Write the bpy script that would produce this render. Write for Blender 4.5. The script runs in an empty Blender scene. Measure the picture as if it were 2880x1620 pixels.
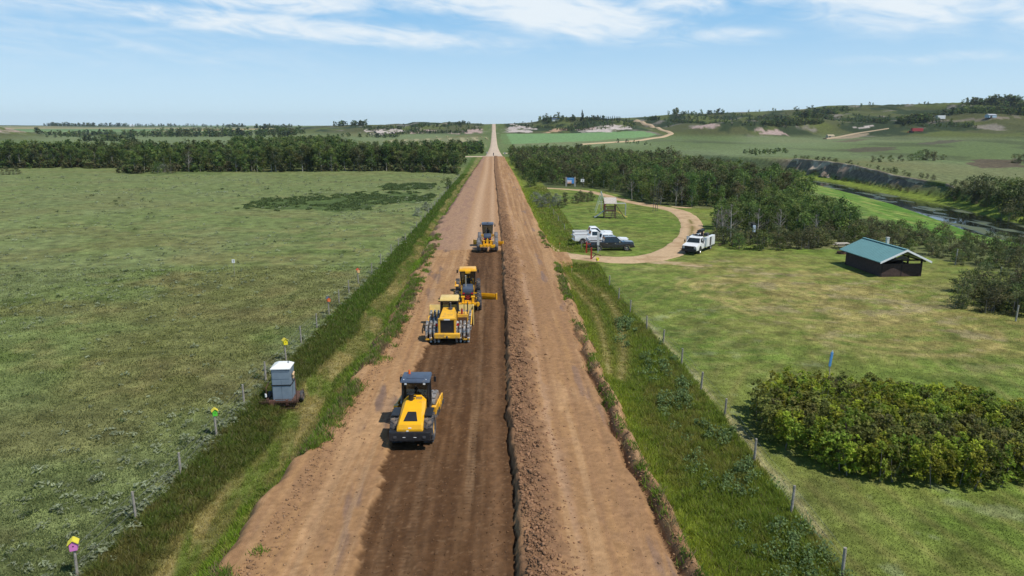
import bpy, bmesh, math, random
import numpy as np
from mathutils import Vector, Matrix

random.seed(7)
rng = np.random.default_rng(11)
SC = bpy.context.scene
COL = SC.collection

# ------------------------------------------------------------------ camera, sky, sun, exposure
CAM_H, FOC = 16.0, 2000.0                     # height over the road, focal length in px of the 2880 px photo
PITCH, YAW = math.atan(455 / FOC), math.atan(50 / FOC)
cam_d = bpy.data.cameras.new("camera")
cam = bpy.data.objects.new("camera", cam_d)
COL.objects.link(cam)
cam.location = (0, 0, CAM_H)
cam.rotation_euler = (math.pi / 2 - PITCH, 0, -YAW)
cam_d.sensor_width = 36.0
cam_d.lens = 36.0 * FOC / 2880
cam_d.clip_start, cam_d.clip_end = 0.5, 30000
SC.camera = cam

SUN_DIR = Vector((0.45, -0.30, 0.86)).normalized()      # towards the sun
sun_el = math.asin(SUN_DIR.z)
sun_az = math.atan2(SUN_DIR.x, SUN_DIR.y)
sd = bpy.data.lights.new("sun", 'SUN')
sd.energy, sd.angle, sd.color = 4.3, math.radians(0.53), (1.0, 0.955, 0.88)
so = bpy.data.objects.new("sun", sd)
COL.objects.link(so)
so.rotation_euler = (-SUN_DIR).to_track_quat('-Z', 'Y').to_euler()

world = bpy.data.worlds.new("World")
SC.world = world
world.use_nodes = True
wn, wl = world.node_tree.nodes, world.node_tree.links
bg = wn["Background"]
bg.inputs[1].default_value = 0.095
sky = wn.new("ShaderNodeTexSky")
sky.sky_type = 'NISHITA'
sky.sun_disc = False
sky.sun_elevation, sky.sun_rotation = sun_el, sun_az
sky.altitude, sky.air_density, sky.dust_density, sky.ozone_density = 600, 0.8, 0.4, 2.0


def wmath(op, a, b=None, c=None, clamp=False):
    n = wn.new("ShaderNodeMath")
    n.operation, n.use_clamp = op, clamp
    for i, v in enumerate((a, b, c)):
        if v is None:
            continue
        if isinstance(v, (int, float)):
            n.inputs[i].default_value = v
        else:
            wl.new(v, n.inputs[i])
    return n.outputs[0]


# thin high cloud: noise in (azimuth, elevation) of the sky, sheared so that the streaks fall towards the east
tc = wn.new("ShaderNodeTexCoord")
sp = wn.new("ShaderNodeSeparateXYZ")
wl.new(tc.outputs["Generated"], sp.inputs[0])
sx, sy, sz = sp.outputs
az = wmath('ARCTAN2', sx, sy)
el = wmath('ARCSINE', sz)
el2 = wmath('MULTIPLY_ADD', az, 0.085, el)


def wnoise(ua, ue, oa, oe, detail, dist, rough=0.55):
    cx = wn.new("ShaderNodeCombineXYZ")
    wl.new(wmath('MULTIPLY_ADD', az, ua, oa), cx.inputs[0])
    wl.new(wmath('MULTIPLY_ADD', el2, ue, oe), cx.inputs[1])
    n = wn.new("ShaderNodeTexNoise")
    n.inputs["Scale"].default_value = 1.0
    n.inputs["Detail"].default_value = detail
    n.inputs["Roughness"].default_value = rough
    n.inputs["Distortion"].default_value = dist
    wl.new(cx.outputs[0], n.inputs["Vector"])
    return n.outputs["Fac"]


def wramp(v, lo, hi):
    n = wn.new("ShaderNodeMapRange")
    n.interpolation_type = 'SMOOTHSTEP'
    n.inputs[1].default_value, n.inputs[2].default_value = lo, hi
    wl.new(v, n.inputs[0])
    return n.outputs[0]


def cloud(azc, elc, slope, aw, ew, strength):
    """One long cirrus bank centred on an azimuth and an elevation (radians)."""
    da = wmath('SUBTRACT', az, azc)
    de = wmath('SUBTRACT', wmath('MULTIPLY_ADD', da, slope, el), elc)
    q = wmath('ADD', wmath('POWER', wmath('ABSOLUTE', wmath('DIVIDE', da, aw * 1.1)), 2.0),
              wmath('POWER', wmath('ABSOLUTE', wmath('DIVIDE', de, ew * 1.45)), 2.0))
    return wmath('MULTIPLY', wmath('EXPONENT', wmath('MULTIPLY', q, -1.0)), strength)


banks = None
for b in ((-0.28, 0.160, 0.04, 0.15, 0.016, .85), (-0.25, 0.122, 0.055, 0.27, 0.012, .75), (-0.14, 0.116, 0.075, 0.10, 0.010, .55), (-0.61, 0.147, 0.05, 0.20, 0.020, .6),
          (0.00, 0.172, 0.10, 0.17, 0.026, 1.0), (0.10, 0.140, 0.12, 0.15, 0.018, .95), (0.25, 0.172, 0.02, 0.10, 0.022, .85), (0.29, 0.113, 0.02, 0.09, 0.009, .5),
          (0.37, 0.160, -0.16, 0.08, 0.012, .6), (0.50, 0.158, 0.08, 0.11, 0.032, 1.0), (0.675, 0.142, 0.10, 0.10, 0.034, .95), (0.55, 0.078, 0.0, 0.13, 0.006, .35), (-0.5, 0.10, 0.05, 0.3, 0.03, .32)):
    c = cloud(*b)
    banks = c if banks is None else wmath('MAXIMUM', banks, c)
n1 = wnoise(5.0, 21.0, 3.1, 1.7, 8.0, 2.2)
n2 = wnoise(15.0, 55.0, 9.1, 4.7, 7.0, 1.6)
nn = wmath('MULTIPLY_ADD', n2, 0.4, wmath('MULTIPLY', n1, 0.6))
high = wramp(el, 0.22, 0.5)                                 # the same cirrus goes on overhead
cov = wmath('MAXIMUM', banks, wmath('MULTIPLY', high, 0.10))
cl = wramp(wmath('MULTIPLY_ADD', nn, 2.6, wmath('MULTIPLY_ADD', cov, 1.0, -1.12)), 0.05, 1.2)
cl = wmath('MULTIPLY', cl, wramp(cov, 0.0, 0.55))
cl = wmath('MULTIPLY', cl, 0.92)
# pale summer haze low in the sky
veil = wn.new("ShaderNodeMix")
veil.data_type = 'RGBA'
wl.new(wramp(el, 0.0, 0.21), veil.inputs[0])
veil.inputs[6].default_value = (6.5, 8.7, 10.2, 1)
veil.inputs[7].default_value = (1.9, 5.3, 9.2, 1)
vm_ = wn.new("ShaderNodeMix")
vm_.data_type = 'RGBA'
wl.new(wmath('MULTIPLY', wmath('SUBTRACT', 1.0, wramp(el, 0.20, 0.75)), 0.85), vm_.inputs[0])
wl.new(sky.outputs[0], vm_.inputs[6])
wl.new(veil.outputs[2], vm_.inputs[7])
mixc = wn.new("ShaderNodeMix")
mixc.data_type = 'RGBA'
wl.new(cl, mixc.inputs[0])
wl.new(vm_.outputs[2], mixc.inputs[6])
mixc.inputs[7].default_value = (8.8, 9.5, 10.0, 1)
wl.new(mixc.outputs[2], bg.inputs[0])

SC.view_settings.view_transform = 'Standard'
SC.view_settings.look = 'None'
SC.view_settings.exposure = 0.04
SC.view_settings.gamma = 1.0
SC.render.engine = 'CYCLES'
SC.cycles.max_bounces = 5
SC.cycles.diffuse_bounces = 2
SC.cycles.glossy_bounces = 2
SC.cycles.transmission_bounces = 3
SC.cycles.transparent_max_bounces = 8
SC.cycles.use_denoising = True
SC.cycles.denoiser = 'OPENIMAGEDENOISE'
SC.cycles.denoising_input_passes = 'RGB_ALBEDO_NORMAL'
SC.cycles.denoising_prefilter = 'ACCURATE'
SC.cycles.volume_bounces = 0

# ------------------------------------------------------------------ numpy helpers
KD = 2880 / 2576                              # my measuring copy of the photo was 2576 px wide


def ray(px, py):
    u, v = (px * KD - 1440) / FOC, (810 - py * KD) / FOC
    cp, s_ = math.cos(PITCH), math.sin(PITCH)
    d = (u, cp + v * s_, -s_ + v * cp)
    c, s = math.cos(YAW), math.sin(YAW)
    return (d[0] * c + d[1] * s, -d[0] * s + d[1] * c, d[2])


def sstep(a, b, x):
    t = np.clip((x - a) / (b - a), 0, 1)
    return t * t * (3 - 2 * t)


def hash2(ix, iy, s):
    h = (ix.astype(np.int64) * 374761393 + iy.astype(np.int64) * 668265263 + s * 974711) & 0x7FFFFFFF
    h = ((h ^ (h >> 13)) * 1274126177) & 0x7FFFFFFF
    return ((h ^ (h >> 16)) & 0xFFFF) / 65535.0


def vn(x, y, s=0):
    x, y = np.asarray(x, float), np.asarray(y, float)
    ix, iy = np.floor(x), np.floor(y)
    fx, fy = x - ix, y - iy
    fx, fy = fx * fx * (3 - 2 * fx), fy * fy * (3 - 2 * fy)
    a, b = hash2(ix, iy, s), hash2(ix + 1, iy, s)
    c, d = hash2(ix, iy + 1, s), hash2(ix + 1, iy + 1, s)
    return (a * (1 - fx) + b * fx) * (1 - fy) + (c * (1 - fx) + d * fx) * fy


def fbm(x, y, o=4, s=0, r=0.5):
    t, a, n = 0, 1, 0
    for k in range(o):
        t = t + a * vn(x * 2 ** k, y * 2 ** k, s + k * 17)
        n += a
        a *= r
    return t / n


def pip(x, y, poly):
    x, y = np.asarray(x), np.asarray(y)
    ins = np.zeros(x.shape, bool)
    n = len(poly)
    for i in range(n):
        (x0, y0), (x1, y1) = poly[i][:2], poly[(i + 1) % n][:2]
        if y0 == y1:
            continue
        c = ((y0 > y) != (y1 > y)) & (x < (x1 - x0) * (y - y0) / (y1 - y0) + x0)
        ins ^= c
    return ins


def polydist(x, y, pts):
    """distance to a polyline and the side (positive: to the right of its direction)"""
    best = np.full(np.shape(x), 1e9)
    side = np.zeros(np.shape(x))
    for (x0, y0), (x1, y1) in zip(pts[:-1], pts[1:]):
        dx, dy = x1 - x0, y1 - y0
        t = np.clip(((x - x0) * dx + (y - y0) * dy) / (dx * dx + dy * dy), 0, 1)
        qx, qy = x - x0 - t * dx, y - y0 - t * dy
        d = np.hypot(qx, qy)
        m = d < best
        best = np.where(m, d, best)
        side = np.where(m, np.sign(qx * dy - qy * dx), side)
    return best, side


def smooth_line(pts, n=8):
    p = [np.array(q, float) for q in pts]
    p = [2 * p[0] - p[1]] + p + [2 * p[-1] - p[-2]]
    out = []
    for i in range(1, len(p) - 2):
        for k in range(n):
            t = k / n
            a, b, c, d = p[i - 1], p[i], p[i + 1], p[i + 2]
            out.append(0.5 * (2 * b + (c - a) * t + (2 * a - 5 * b + 4 * c - d) * t * t + (3 * b - a - 3 * c + d) * t ** 3))
    out.append(p[-2])
    return np.array(out)


# ------------------------------------------------------------------ the lie of the land
RIVER = [(150, -40), (135, 30), (112, 80), (99, 108), (99, 130), (105, 155), (110, 180), (113, 207), (115.5, 232), (118, 258), (119, 285), (117, 310), (112, 345), (108, 400), (112, 460)]
RW_Y, RW_W = [40, 110, 150, 200, 260, 300], [8, 8.0, 6.8, 5.2, 4.0, 3.5]
ZT_Y, ZT = [100, 140, 170, 190, 225, 255, 290, 340, 420], [0.2, 0.2, 0.0, 0.0, 0.5, 1.8, 2.2, 1.6, 0.3]

# far land: (photo px, photo py, distance) -> a point of the ground.  A negative distance means: the ground level is given instead.
CTRL_D = [(-300, 316, 3500), (0, 315, 3500), (200, 317, 3500), (400, 318, 3500), (560, 319.5, 3000), (640, 321, 2400), (0, 330, 1600), (200, 331, 1600), (400, 331, 1600), (620, 332, 1500),
          (760, 319, 1500), (850, 317, 1350), (950, 314.5, 1250), (1060, 313, 1220), (1160, 312.5, 1230), (850, 341, 1020), (1000, 343, 1000), (1120, 341, 1000), (1200, 335, 1050),
          (0, 319, 980), (30, 325, 960), (75, 339, 950), (-80, 318, 980), (-300, 318, 980),
          (1243, 313.5, 1270), (1243, 330, 1077), (1243, 350, 780), (1243, 313.3, 1400), (1200, 313, 1330), (1290, 312, 1330),
          (1290, 309, 1130), (1380, 307, 1080), (1480, 305, 1060), (1570, 303, 1080), (1270, 333, 930), (1340, 333, 920), (1450, 333, 900), (1560, 330, 890), (1610, 327, 900),
          (1300, 310, 1300), (1450, 304, 1300), (1560, 301, 1300), (1400, 350, 730), (1550, 345, 740),
          (1610, 353, 700), (1690, 338, 880), (1650, 320, 980), (1600, 303, 1080), (1640, 298, 1200),
          (1700, 291, 1320), (1800, 288, 1330), (1900, 283, 1330), (2000, 277, 1330), (2100, 273, 1330), (2200, 271, 1330), (2300, 269, 1330), (2400, 266, 1330), (2500, 263, 1330), (2576, 261, 1330), (2750, 258, 1330), (3000, 256, 1330),
          (1700, 346, 830), (1850, 342, 840), (2000, 341, 840), (2100, 342, 830), (2300, 335, 800), (2450, 331, 800), (2576, 326, 800), (2800, 322, 800),
          (1750, 312, 1060), (1900, 307, 1070), (2050, 304, 1070), (2150, 312, 1000), (2250, 308, 1000), (2360, 299, 1010), (2500, 297, 1010), (2600, 296, 1010), (2360, 303, 985), (2500, 302, 985),
          (1870, 324, 900), (1860, 333, 868), (2010, 325, 910), (1760, 331, 900), (1950, 322, 960)]
CTRL_Z = [(0, 388, -.3), (400, 345, .5), (800, 350, 0), (1100, 352, 0), (0, 348, .5), (600, 349, .3), (200, 372, -.3), (600, 375, -.3), (900, 372, -.2), (1150, 365, -.1), (1243, 378, -.3), (1243, 400, -.3),
          (1300, 375, -.2), (1500, 370, .2), (1800, 358, 2.2), (2000, 371, 1.2), (2250, 362, 2.6), (2576, 369, 2.2), (2900, 369, 2.2), (2300, 400, 1.1), (2576, 430, .9), (2900, 430, .9), (1600, 390, -.2),
          (-300, 388, -.3), (-300, 348, .5), (1400, 400, -.3), (800, 410, -.4), (200, 405, -.4), (1850, 385, .5), (2100, 385, 1.2), (2450, 395, 1.4), (-300, 420, -.5)]


def ctrl_points():
    out = []
    for px, py, d in CTRL_D:
        r = ray(px, py)
        t = d / math.hypot(r[0], r[1])
        out.append((math.atan2(r[0], r[1]), math.log(d), CAM_H + r[2] * t))
    for px, py, z in CTRL_Z:
        r = ray(px, py)
        t = (z - CAM_H) / r[2]
        out.append((math.atan2(r[0], r[1]), math.log(t * math.hypot(r[0], r[1])), z))
    for px in (-300, 100, 500, 900, 1200):
        r = ray(px, 300)
        out.append((math.atan2(r[0], r[1]), math.log(5800), 20.0))
    for px in (1400, 1700, 2100, 2500, 2900):
        r = ray(px, 300)
        out.append((math.atan2(r[0], r[1]), math.log(5800), 26.0 + 30 * (px > 1600)))
        out.append((math.atan2(r[0], r[1]), math.log(2200), 22.0 + 26 * (px > 1600)))
    return np.array(out)


CT = ctrl_points()


def _phi(a1, l1, a2, l2):
    return np.sqrt(((a1 - a2) * 2.6) ** 2 + ((l1 - l2) * 1.6) ** 2 + 0.0009)


_A = _phi(CT[:, None, 0], CT[:, None, 1], CT[None, :, 0], CT[None, :, 1])
_n = len(CT)
_M = np.zeros((_n + 1, _n + 1))
_M[:_n, :_n] = _A + np.eye(_n) * 1e-4
_M[:_n, _n] = _M[_n, :_n] = 1
_W = np.linalg.solve(_M, np.append(CT[:, 2], 0))


def far_h(x, y):
    d = np.maximum(np.hypot(x, y), 60.0)
    a = np.clip(np.arctan2(x, y), -0.95, 0.95)
    l = np.log(d)
    z = np.full(np.shape(x), _W[_n])
    for i in range(_n):
        z = z + _W[i] * _phi(a, l, CT[i, 0], CT[i, 1])
    return z


LX = [-400, -60, -15.2, -14.4, -12.6, -10.4, -9.0, 7.4, 8.6, 10.6, 12.2, 13.2, 40, 400]
LZ = [-0.5, -0.65, -0.60, -0.68, -1.05, -0.95, -0.85, -0.85, -1.0, -0.95, -0.66, -0.58, -0.62, -0.5]


KNOLLS = []
for px_, d_, wx_, wy_, kh_ in ((1775, 880, 30, 40, 6), (1875, 875, 42, 45, 9), (1985, 905, 30, 45, 6), (2030, 930, 34, 40, 7), (1930, 960, 50, 50, 7), (2110, 940, 40, 50, 5), (2240, 900, 46, 45, 6), (2420, 900, 60, 50, 7), (1725, 960, 30, 40, 5), (2550, 880, 50, 40, 6)):
    a_ = math.atan2(*ray(px_, 330)[:2])
    KNOLLS.append((math.sin(a_) * d_, math.cos(a_) * d_, wx_, wy_, kh_))


def ground(x, y):
    x, y = np.asarray(x, float), np.asarray(y, float)
    d = np.hypot(x, y)
    near = np.interp(x, LX, LZ)
    bump = sstep(8.2, 10, np.abs(x + 1))
    near = near + bump * (0.16 * (fbm(x / 9, y / 9, 3, 3) - 0.5) + 0.45 * (fbm(x / 45, y / 45, 2, 5) - 0.5) * sstep(14, 30, np.abs(x)))
    # the approach that leads off to the picnic ground
    app = (1 - sstep(2.5, 6.0, np.abs(y - 89.5 - 0.2 * (x - 7)))) * sstep(6, 7.5, x) * (1 - sstep(14, 20, x))
    near = near * (1 - app) + (-0.25 - 0.02 * (x - 7)) * app
    far = far_h(x, y)
    w = sstep(200, 420, d)
    z = near * (1 - w) + far * w
    z = z + 2.2 * (fbm(x / 70, y / 70, 4, 9) - 0.5) * sstep(5, 22, z) + 22.0 * np.clip(z / 42, 0, 1) * (0.42 - np.abs(fbm(x / 62 + y / 400, y / 300, 3, 31) - 0.5) * 3.2) * sstep(8, 20, z) * (1 - sstep(1150, 1500, d)) * sstep(8, 30, np.abs(x))
    for kx, ky, wx, wy, kh in KNOLLS:
        z = z + kh * np.exp(-((x - kx) / wx) ** 2 - ((y - ky) / wy) ** 2)
    # far gravel road bench
    rb = (1 - sstep(5, 12, np.abs(x))) * sstep(380, 420, y)
    z = z + 0.0 * rb
    # the river valley
    rd, side = polydist(x, y, RIVER)
    hw = np.interp(y, RW_Y, RW_W)
    on = sstep(-60, 0, y) * (1 - sstep(380, 440, y))
    zt = np.interp(y, ZT_Y, ZT)
    e = rd - hw
    fr = np.interp(e, [-6, 0, 1.5, 4, 7.5, 14, 60], [-5.2, -4.2, -3.6, -3.0, 0, 0, 0])
    wf = sstep(4.0, 8.5, e)
    steep = fr * (1 - wf) + zt * wf
    zfar = steep * (1 - sstep(12, 70, e)) + z * sstep(12, 70, e)
    zn = np.interp(e, [-6, 0, 2, 14, 24], [-5.2, -4.2, -3.5, -1.8, -0.6])
    znear = zn * (1 - sstep(12, 24, e)) + z * sstep(12, 24, e)
    zz = np.where(side > 0, zfar, znear)
    return z * (1 - on) + zz * on


def at(px, py):
    """the point of the ground that the photograph shows at px, py"""
    r = ray(px, py)
    ts = np.geomspace(15, 6200, 900) / math.hypot(r[0], r[1])
    z = CAM_H + r[2] * ts - ground(r[0] * ts, r[1] * ts)
    i = int(np.argmax(z < 0)) if (z < 0).any() else len(ts) - 1
    a, b = ts[max(i - 1, 0)], ts[i]
    for _ in range(2):
        q = np.linspace(a, b, 30)
        zz = CAM_H + r[2] * q - ground(r[0] * q, r[1] * q)
        j = int(np.argmax(zz < 0)) if (zz < 0).any() else 29
        a, b = q[max(j - 1, 0)], q[j]
    return Vector((r[0] * b, r[1] * b, CAM_H + r[2] * b))


def wpoly(px):
    return [tuple(at(*p)[:2]) for p in px]


# ------------------------------------------------------------------ mesh + material helpers
def mesh_np(name, verts, faces, mats, col=None, smooth=False, midx=None, parent=None, uv=None):
    verts = np.ascontiguousarray(verts, np.float32)
    faces = np.ascontiguousarray(faces, np.int32)
    k = faces.shape[1]
    me = bpy.data.meshes.new(name)
    me.vertices.add(len(verts))
    me.vertices.foreach_set("co", verts.ravel())
    me.loops.add(faces.size)
    me.loops.foreach_set("vertex_index", faces.ravel())
    me.polygons.add(len(faces))
    me.polygons.foreach_set("loop_start", np.arange(0, faces.size, k, dtype=np.int32))
    me.polygons.foreach_set("loop_total", np.full(len(faces), k, np.int32))
    if smooth:
        me.polygons.foreach_set("use_smooth", np.ones(len(faces), bool))
    if midx is not None:
        me.polygons.foreach_set("material_index", midx.astype(np.int32))
    me.update(calc_edges=True)
    if col is not None:
        a = me.color_attributes.new("Col", 'FLOAT_COLOR', 'POINT')
        c = np.ones((len(verts), 4), np.float32)
        c[:, :3] = col
        a.data.foreach_set("color", c.ravel())
    for m in (mats if isinstance(mats, (list, tuple)) else [mats]):
        me.materials.append(m)
    o = bpy.data.objects.new(name, me)
    COL.objects.link(o)
    if parent is not None:
        o.parent = parent
    return o


def grid_faces(nr, nc):
    i = np.arange(nr - 1)[:, None] * nc + np.arange(nc - 1)[None, :]
    return np.stack([i, i + 1, i + nc + 1, i + nc], -1).reshape(-1, 4)


def mat(name, color=(.5, .5, .5), rough=0.6, metal=0.0, var=0.12, scale=6.0, bump=0.0, bscale=30.0, attr=False, dirt=None, spec=0.4, emis=None, alpha=None, coat=0.0):
    """Principled paint/metal/soil with noise in colour, roughness and relief."""
    m = bpy.data.materials.new(name)
    m.use_nodes = True
    n, l = m.node_tree.nodes, m.node_tree.links
    p = n["Principled BSDF"]
    p.inputs["Roughness"].default_value = rough
    p.inputs["Metallic"].default_value = metal
    p.inputs["Specular IOR Level"].default_value = spec
    if coat:
        p.inputs["Coat Weight"].default_value = coat
        p.inputs["Coat Roughness"].default_value = 0.08
    t = n.new("ShaderNodeTexCoord")
    nz = n.new("ShaderNodeTexNoise")
    nz.inputs["Scale"].default_value = scale
    nz.inputs["Detail"].default_value = 5
    l.new(t.outputs["Object"], nz.inputs["Vector"])
    if attr:
        a = n.new("ShaderNodeAttribute")
        a.attribute_name = "Col"
        src = a.outputs["Color"]
    else:
        a = n.new("ShaderNodeRGB")
        a.outputs[0].default_value = (*color, 1)
        src = a.outputs[0]
    mr = n.new("ShaderNodeMapRange")
    mr.inputs[1].default_value, mr.inputs[2].default_value = 0.3, 0.7
    mr.inputs[3].default_value, mr.inputs[4].default_value = 1 - var, 1 + var
    l.new(nz.outputs["Fac"], mr.inputs[0])
    vm = n.new("ShaderNodeVectorMath")
    vm.operation = 'SCALE'
    l.new(src, vm.inputs[0])
    l.new(mr.outputs[0], vm.inputs["Scale"])
    out = vm.outputs[0]
    if dirt:
        nz2 = n.new("ShaderNodeTexNoise")
        nz2.inputs["Scale"].default_value = dirt[1]
        nz2.inputs["Detail"].default_value = 6
        l.new(t.outputs["Object"], nz2.inputs["Vector"])
        m2 = n.new("ShaderNodeMapRange")
        m2.inputs[1].default_value, m2.inputs[2].default_value = dirt[2], dirt[2] + 0.18
        m2.inputs[4].default_value = dirt[3]
        l.new(nz2.outputs["Fac"], m2.inputs[0])
        mx = n.new("ShaderNodeMix")
        mx.data_type = 'RGBA'
        l.new(m2.outputs[0], mx.inputs[0])
        l.new(out, mx.inputs[6])
        mx.inputs[7].default_value = (*dirt[0], 1)
        out = mx.outputs[2]
    l.new(out, p.inputs["Base Color"])
    if bump:
        bn = n.new("ShaderNodeTexNoise")
        bn.inputs["Scale"].default_value = bscale
        bn.inputs["Detail"].default_value = 6
        l.new(t.outputs["Object"], bn.inputs["Vector"])
        b = n.new("ShaderNodeBump")
        b.inputs["Strength"].default_value = bump
        b.inputs["Distance"].default_value = 0.1
        l.new(bn.outputs["Fac"], b.inputs["Height"])
        l.new(b.outputs[0], p.inputs["Normal"])
    if emis:
        p.inputs["Emission Color"].default_value = (*emis[0], 1)
        p.inputs["Emission Strength"].default_value = emis[1]
    return m


def leaf_mat(name, trans=0.3, attr=True, color=(.1, .15, .04), rough=0.65, vary=True):
    m = bpy.data.materials.new(name)
    m.use_nodes = True
    n, l = m.node_tree.nodes, m.node_tree.links
    p = n["Principled BSDF"]
    out = n["Material Output"]
    p.inputs["Roughness"].default_value = rough
    p.inputs["Specular IOR Level"].default_value = 0.25
    a = n.new("ShaderNodeAttribute")
    a.attribute_name = "Col"
    oi = n.new("ShaderNodeObjectInfo")
    hs = n.new("ShaderNodeHueSaturation")
    mr = n.new("ShaderNodeMapRange")
    mr.inputs[3].default_value, mr.inputs[4].default_value = (0.68, 1.45) if vary else (1.0, 1.0)
    l.new(oi.outputs["Random"], mr.inputs[0])
    fr = n.new("ShaderNodeMath")
    fr.operation = 'MULTIPLY'
    fr.inputs[1].default_value = 13.7
    l.new(oi.outputs["Random"], fr.inputs[0])
    f2 = n.new("ShaderNodeMath")
    f2.operation = 'FRACT'
    l.new(fr.outputs[0], f2.inputs[0])
    m2 = n.new("ShaderNodeMapRange")
    m2.inputs[3].default_value, m2.inputs[4].default_value = (0.478, 0.515) if vary else (0.5, 0.5)
    l.new(f2.outputs[0], m2.inputs[0])
    l.new(m2.outputs[0], hs.inputs["Hue"])
    l.new(mr.outputs[0], hs.inputs["Value"])
    l.new(a.outputs["Color"], hs.inputs["Color"])
    l.new(hs.outputs[0], p.inputs["Base Color"])
    tr = n.new("ShaderNodeBsdfTranslucent")
    l.new(hs.outputs[0], tr.inputs["Color"])
    mx = n.new("ShaderNodeMixShader")
    mx.inputs[0].default_value = trans
    l.new(p.outputs[0], mx.inputs[1])
    l.new(tr.outputs[0], mx.inputs[2])
    l.new(mx.outputs[0], out.inputs["Surface"])
    return m


def tag(o, label=None, cat=None, group=None, kind=None):
    if label: o["label"] = label
    if cat: o["category"] = cat
    if group: o["group"] = group
    if kind: o["kind"] = kind
    return o


def empty(name, loc, rz=0.0, label=None, cat=None, group=None):
    o = bpy.data.objects.new(name, None)
    COL.objects.link(o)
    o.location = loc
    o.rotation_euler = (0, 0, rz)
    o.empty_display_size = 0.3
    return tag(o, label, cat, group)


class MB:
    """collects shapes into one mesh"""

    def __init__(s):
        s.b = bmesh.new()

    def _xf(s, vs, rot, loc):
        m = Matrix.Translation(loc) @ (rot.to_4x4() if rot is not None else Matrix.Identity(4))
        bmesh.ops.transform(s.b, matrix=m, verts=vs)

    def box(s, c, d, bev=0.0, rot=None, top=(1, 1), shift=(0, 0)):
        r = bmesh.ops.create_cube(s.b, size=1.0)
        vs = r["verts"]
        for v in vs:
            t = v.co.z > 0
            v.co = Vector((v.co.x * d[0] * (top[0] if t else 1) + (shift[0] if t else 0), v.co.y * d[1] * (top[1] if t else 1) + (shift[1] if t else 0), v.co.z * d[2]))
        if bev:
            es = list({e for v in vs for e in v.link_edges})
            q = bmesh.ops.bevel(s.b, geom=es, offset=bev, segments=2, affect='EDGES', profile=0.6)
            vs = list({v for f in q["faces"] for v in f.verts} | {v for v in vs if v.is_valid})
        s._xf(vs, rot, Vector(c))
        return s

    def cyl(s, a, b, r0, r1=None, n=16):
        a, b = Vector(a), Vector(b)
        r1 = r0 if r1 is None else r1
        q = (b - a).to_track_quat('Z', 'Y').to_matrix()
        r = bmesh.ops.create_cone(s.b, cap_ends=True, segments=n, radius1=r0, radius2=r1, depth=(b - a).length)
        s._xf(r["verts"], q, (a + b) / 2)
        return s

    def ball(s, c, r, sc=(1, 1, 1), n=12):
        q = bmesh.ops.create_uvsphere(s.b, u_segments=n, v_segments=max(6, n // 2), radius=r)
        for v in q["verts"]:
            v.co = Vector((v.co.x * sc[0], v.co.y * sc[1], v.co.z * sc[2]))
        s._xf(q["verts"], None, Vector(c))
        return s

    def tube(s, pts, r, n=8):
        for a, b in zip(pts[:-1], pts[1:]):
            s.cyl(a, b, r, r, n)
        for p in pts[1:-1]:
            s.ball(p, r * 1.02, n=8)
        return s

    def prism(s, poly, x0, x1, axis='x', bev=0.0):
        """polygon in (y, z) drawn out along x (or in (x, z) along y)"""
        f = (lambda p, t: Vector((t, p[0], p[1]))) if axis == 'x' else (lambda p, t: Vector((p[0], t, p[1])))
        A = [s.b.verts.new(f(p, x0)) for p in poly]
        B_ = [s.b.verts.new(f(p, x1)) for p in poly]
        n = len(poly)
        fs = [s.b.faces.new(A), s.b.faces.new(list(reversed(B_)))]
        for i in range(n):
            j = (i + 1) % n
            fs.append(s.b.faces.new((A[j], A[i], B_[i], B_[j])))
        if bev:
            es = list({e for q in fs for e in q.edges})
            bmesh.ops.bevel(s.b, geom=es, offset=bev, segments=2, affect='EDGES', profile=0.6)
        return s

    def loft(s, rings, cap=True):
        R = [[s.b.verts.new(Vector(p)) for p in ring] for ring in rings]
        n = len(R[0])
        for a, b in zip(R[:-1], R[1:]):
            for i in range(n):
                j = (i + 1) % n
                s.b.faces.new((a[i], a[j], b[j], b[i]))
        if cap:
            s.b.faces.new(list(reversed(R[0])))
            s.b.faces.new(R[-1])
        return s

    def quad(s, pts):
        s.b.faces.new([s.b.verts.new(Vector(p)) for p in pts])
        return s

    def lathe(s, prof, axis_x=True, n=28, c=(0, 0, 0)):
        """profile of (offset along axis, radius), about x (or z)"""
        rings = []
        for o, r in prof:
            ring = []
            for k in range(n):
                a = 2 * math.pi * k / n
                q = (o, r * math.cos(a), r * math.sin(a)) if axis_x else (r * math.cos(a), r * math.sin(a), o)
                ring.append(Vector(q) + Vector(c))
            rings.append(ring)
        return s.loft(rings, cap=True)

    def obj(s, name, m, parent=None, smooth=False, loc=None, rot=None, label=None):
        bmesh.ops.recalc_face_normals(s.b, faces=s.b.faces)
        me = bpy.data.meshes.new(name)
        s.b.to_mesh(me)
        s.b.free()
        for k in (m if isinstance(m, (list, tuple)) else [m]):
            me.materials.append(k)
        if smooth:
            me.polygons.foreach_set("use_smooth", [True] * len(me.polygons))
            try:
                me.set_sharp_from_angle(angle=math.radians(38))
            except Exception:
                pass
        o = bpy.data.objects.new(name, me)
        COL.objects.link(o)
        if parent is not None: o.parent = parent
        if loc is not None: o.location = loc
        if rot is not None: o.rotation_euler = rot
        if label: o["label"] = label
        return o


def kids(o):
    return list(o.children)


def copy_tree(o, parent=None):
    c = o.copy()
    COL.objects.link(c)
    if parent is not None:
        c.parent = parent
    for ch in kids(o):
        copy_tree(ch, c)
    return c

# ------------------------------------------------------------------ colours of the ground
def lerp(a, b, m):
    return a * (1 - m[..., None]) + np.asarray(b, float) * m[..., None]


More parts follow.
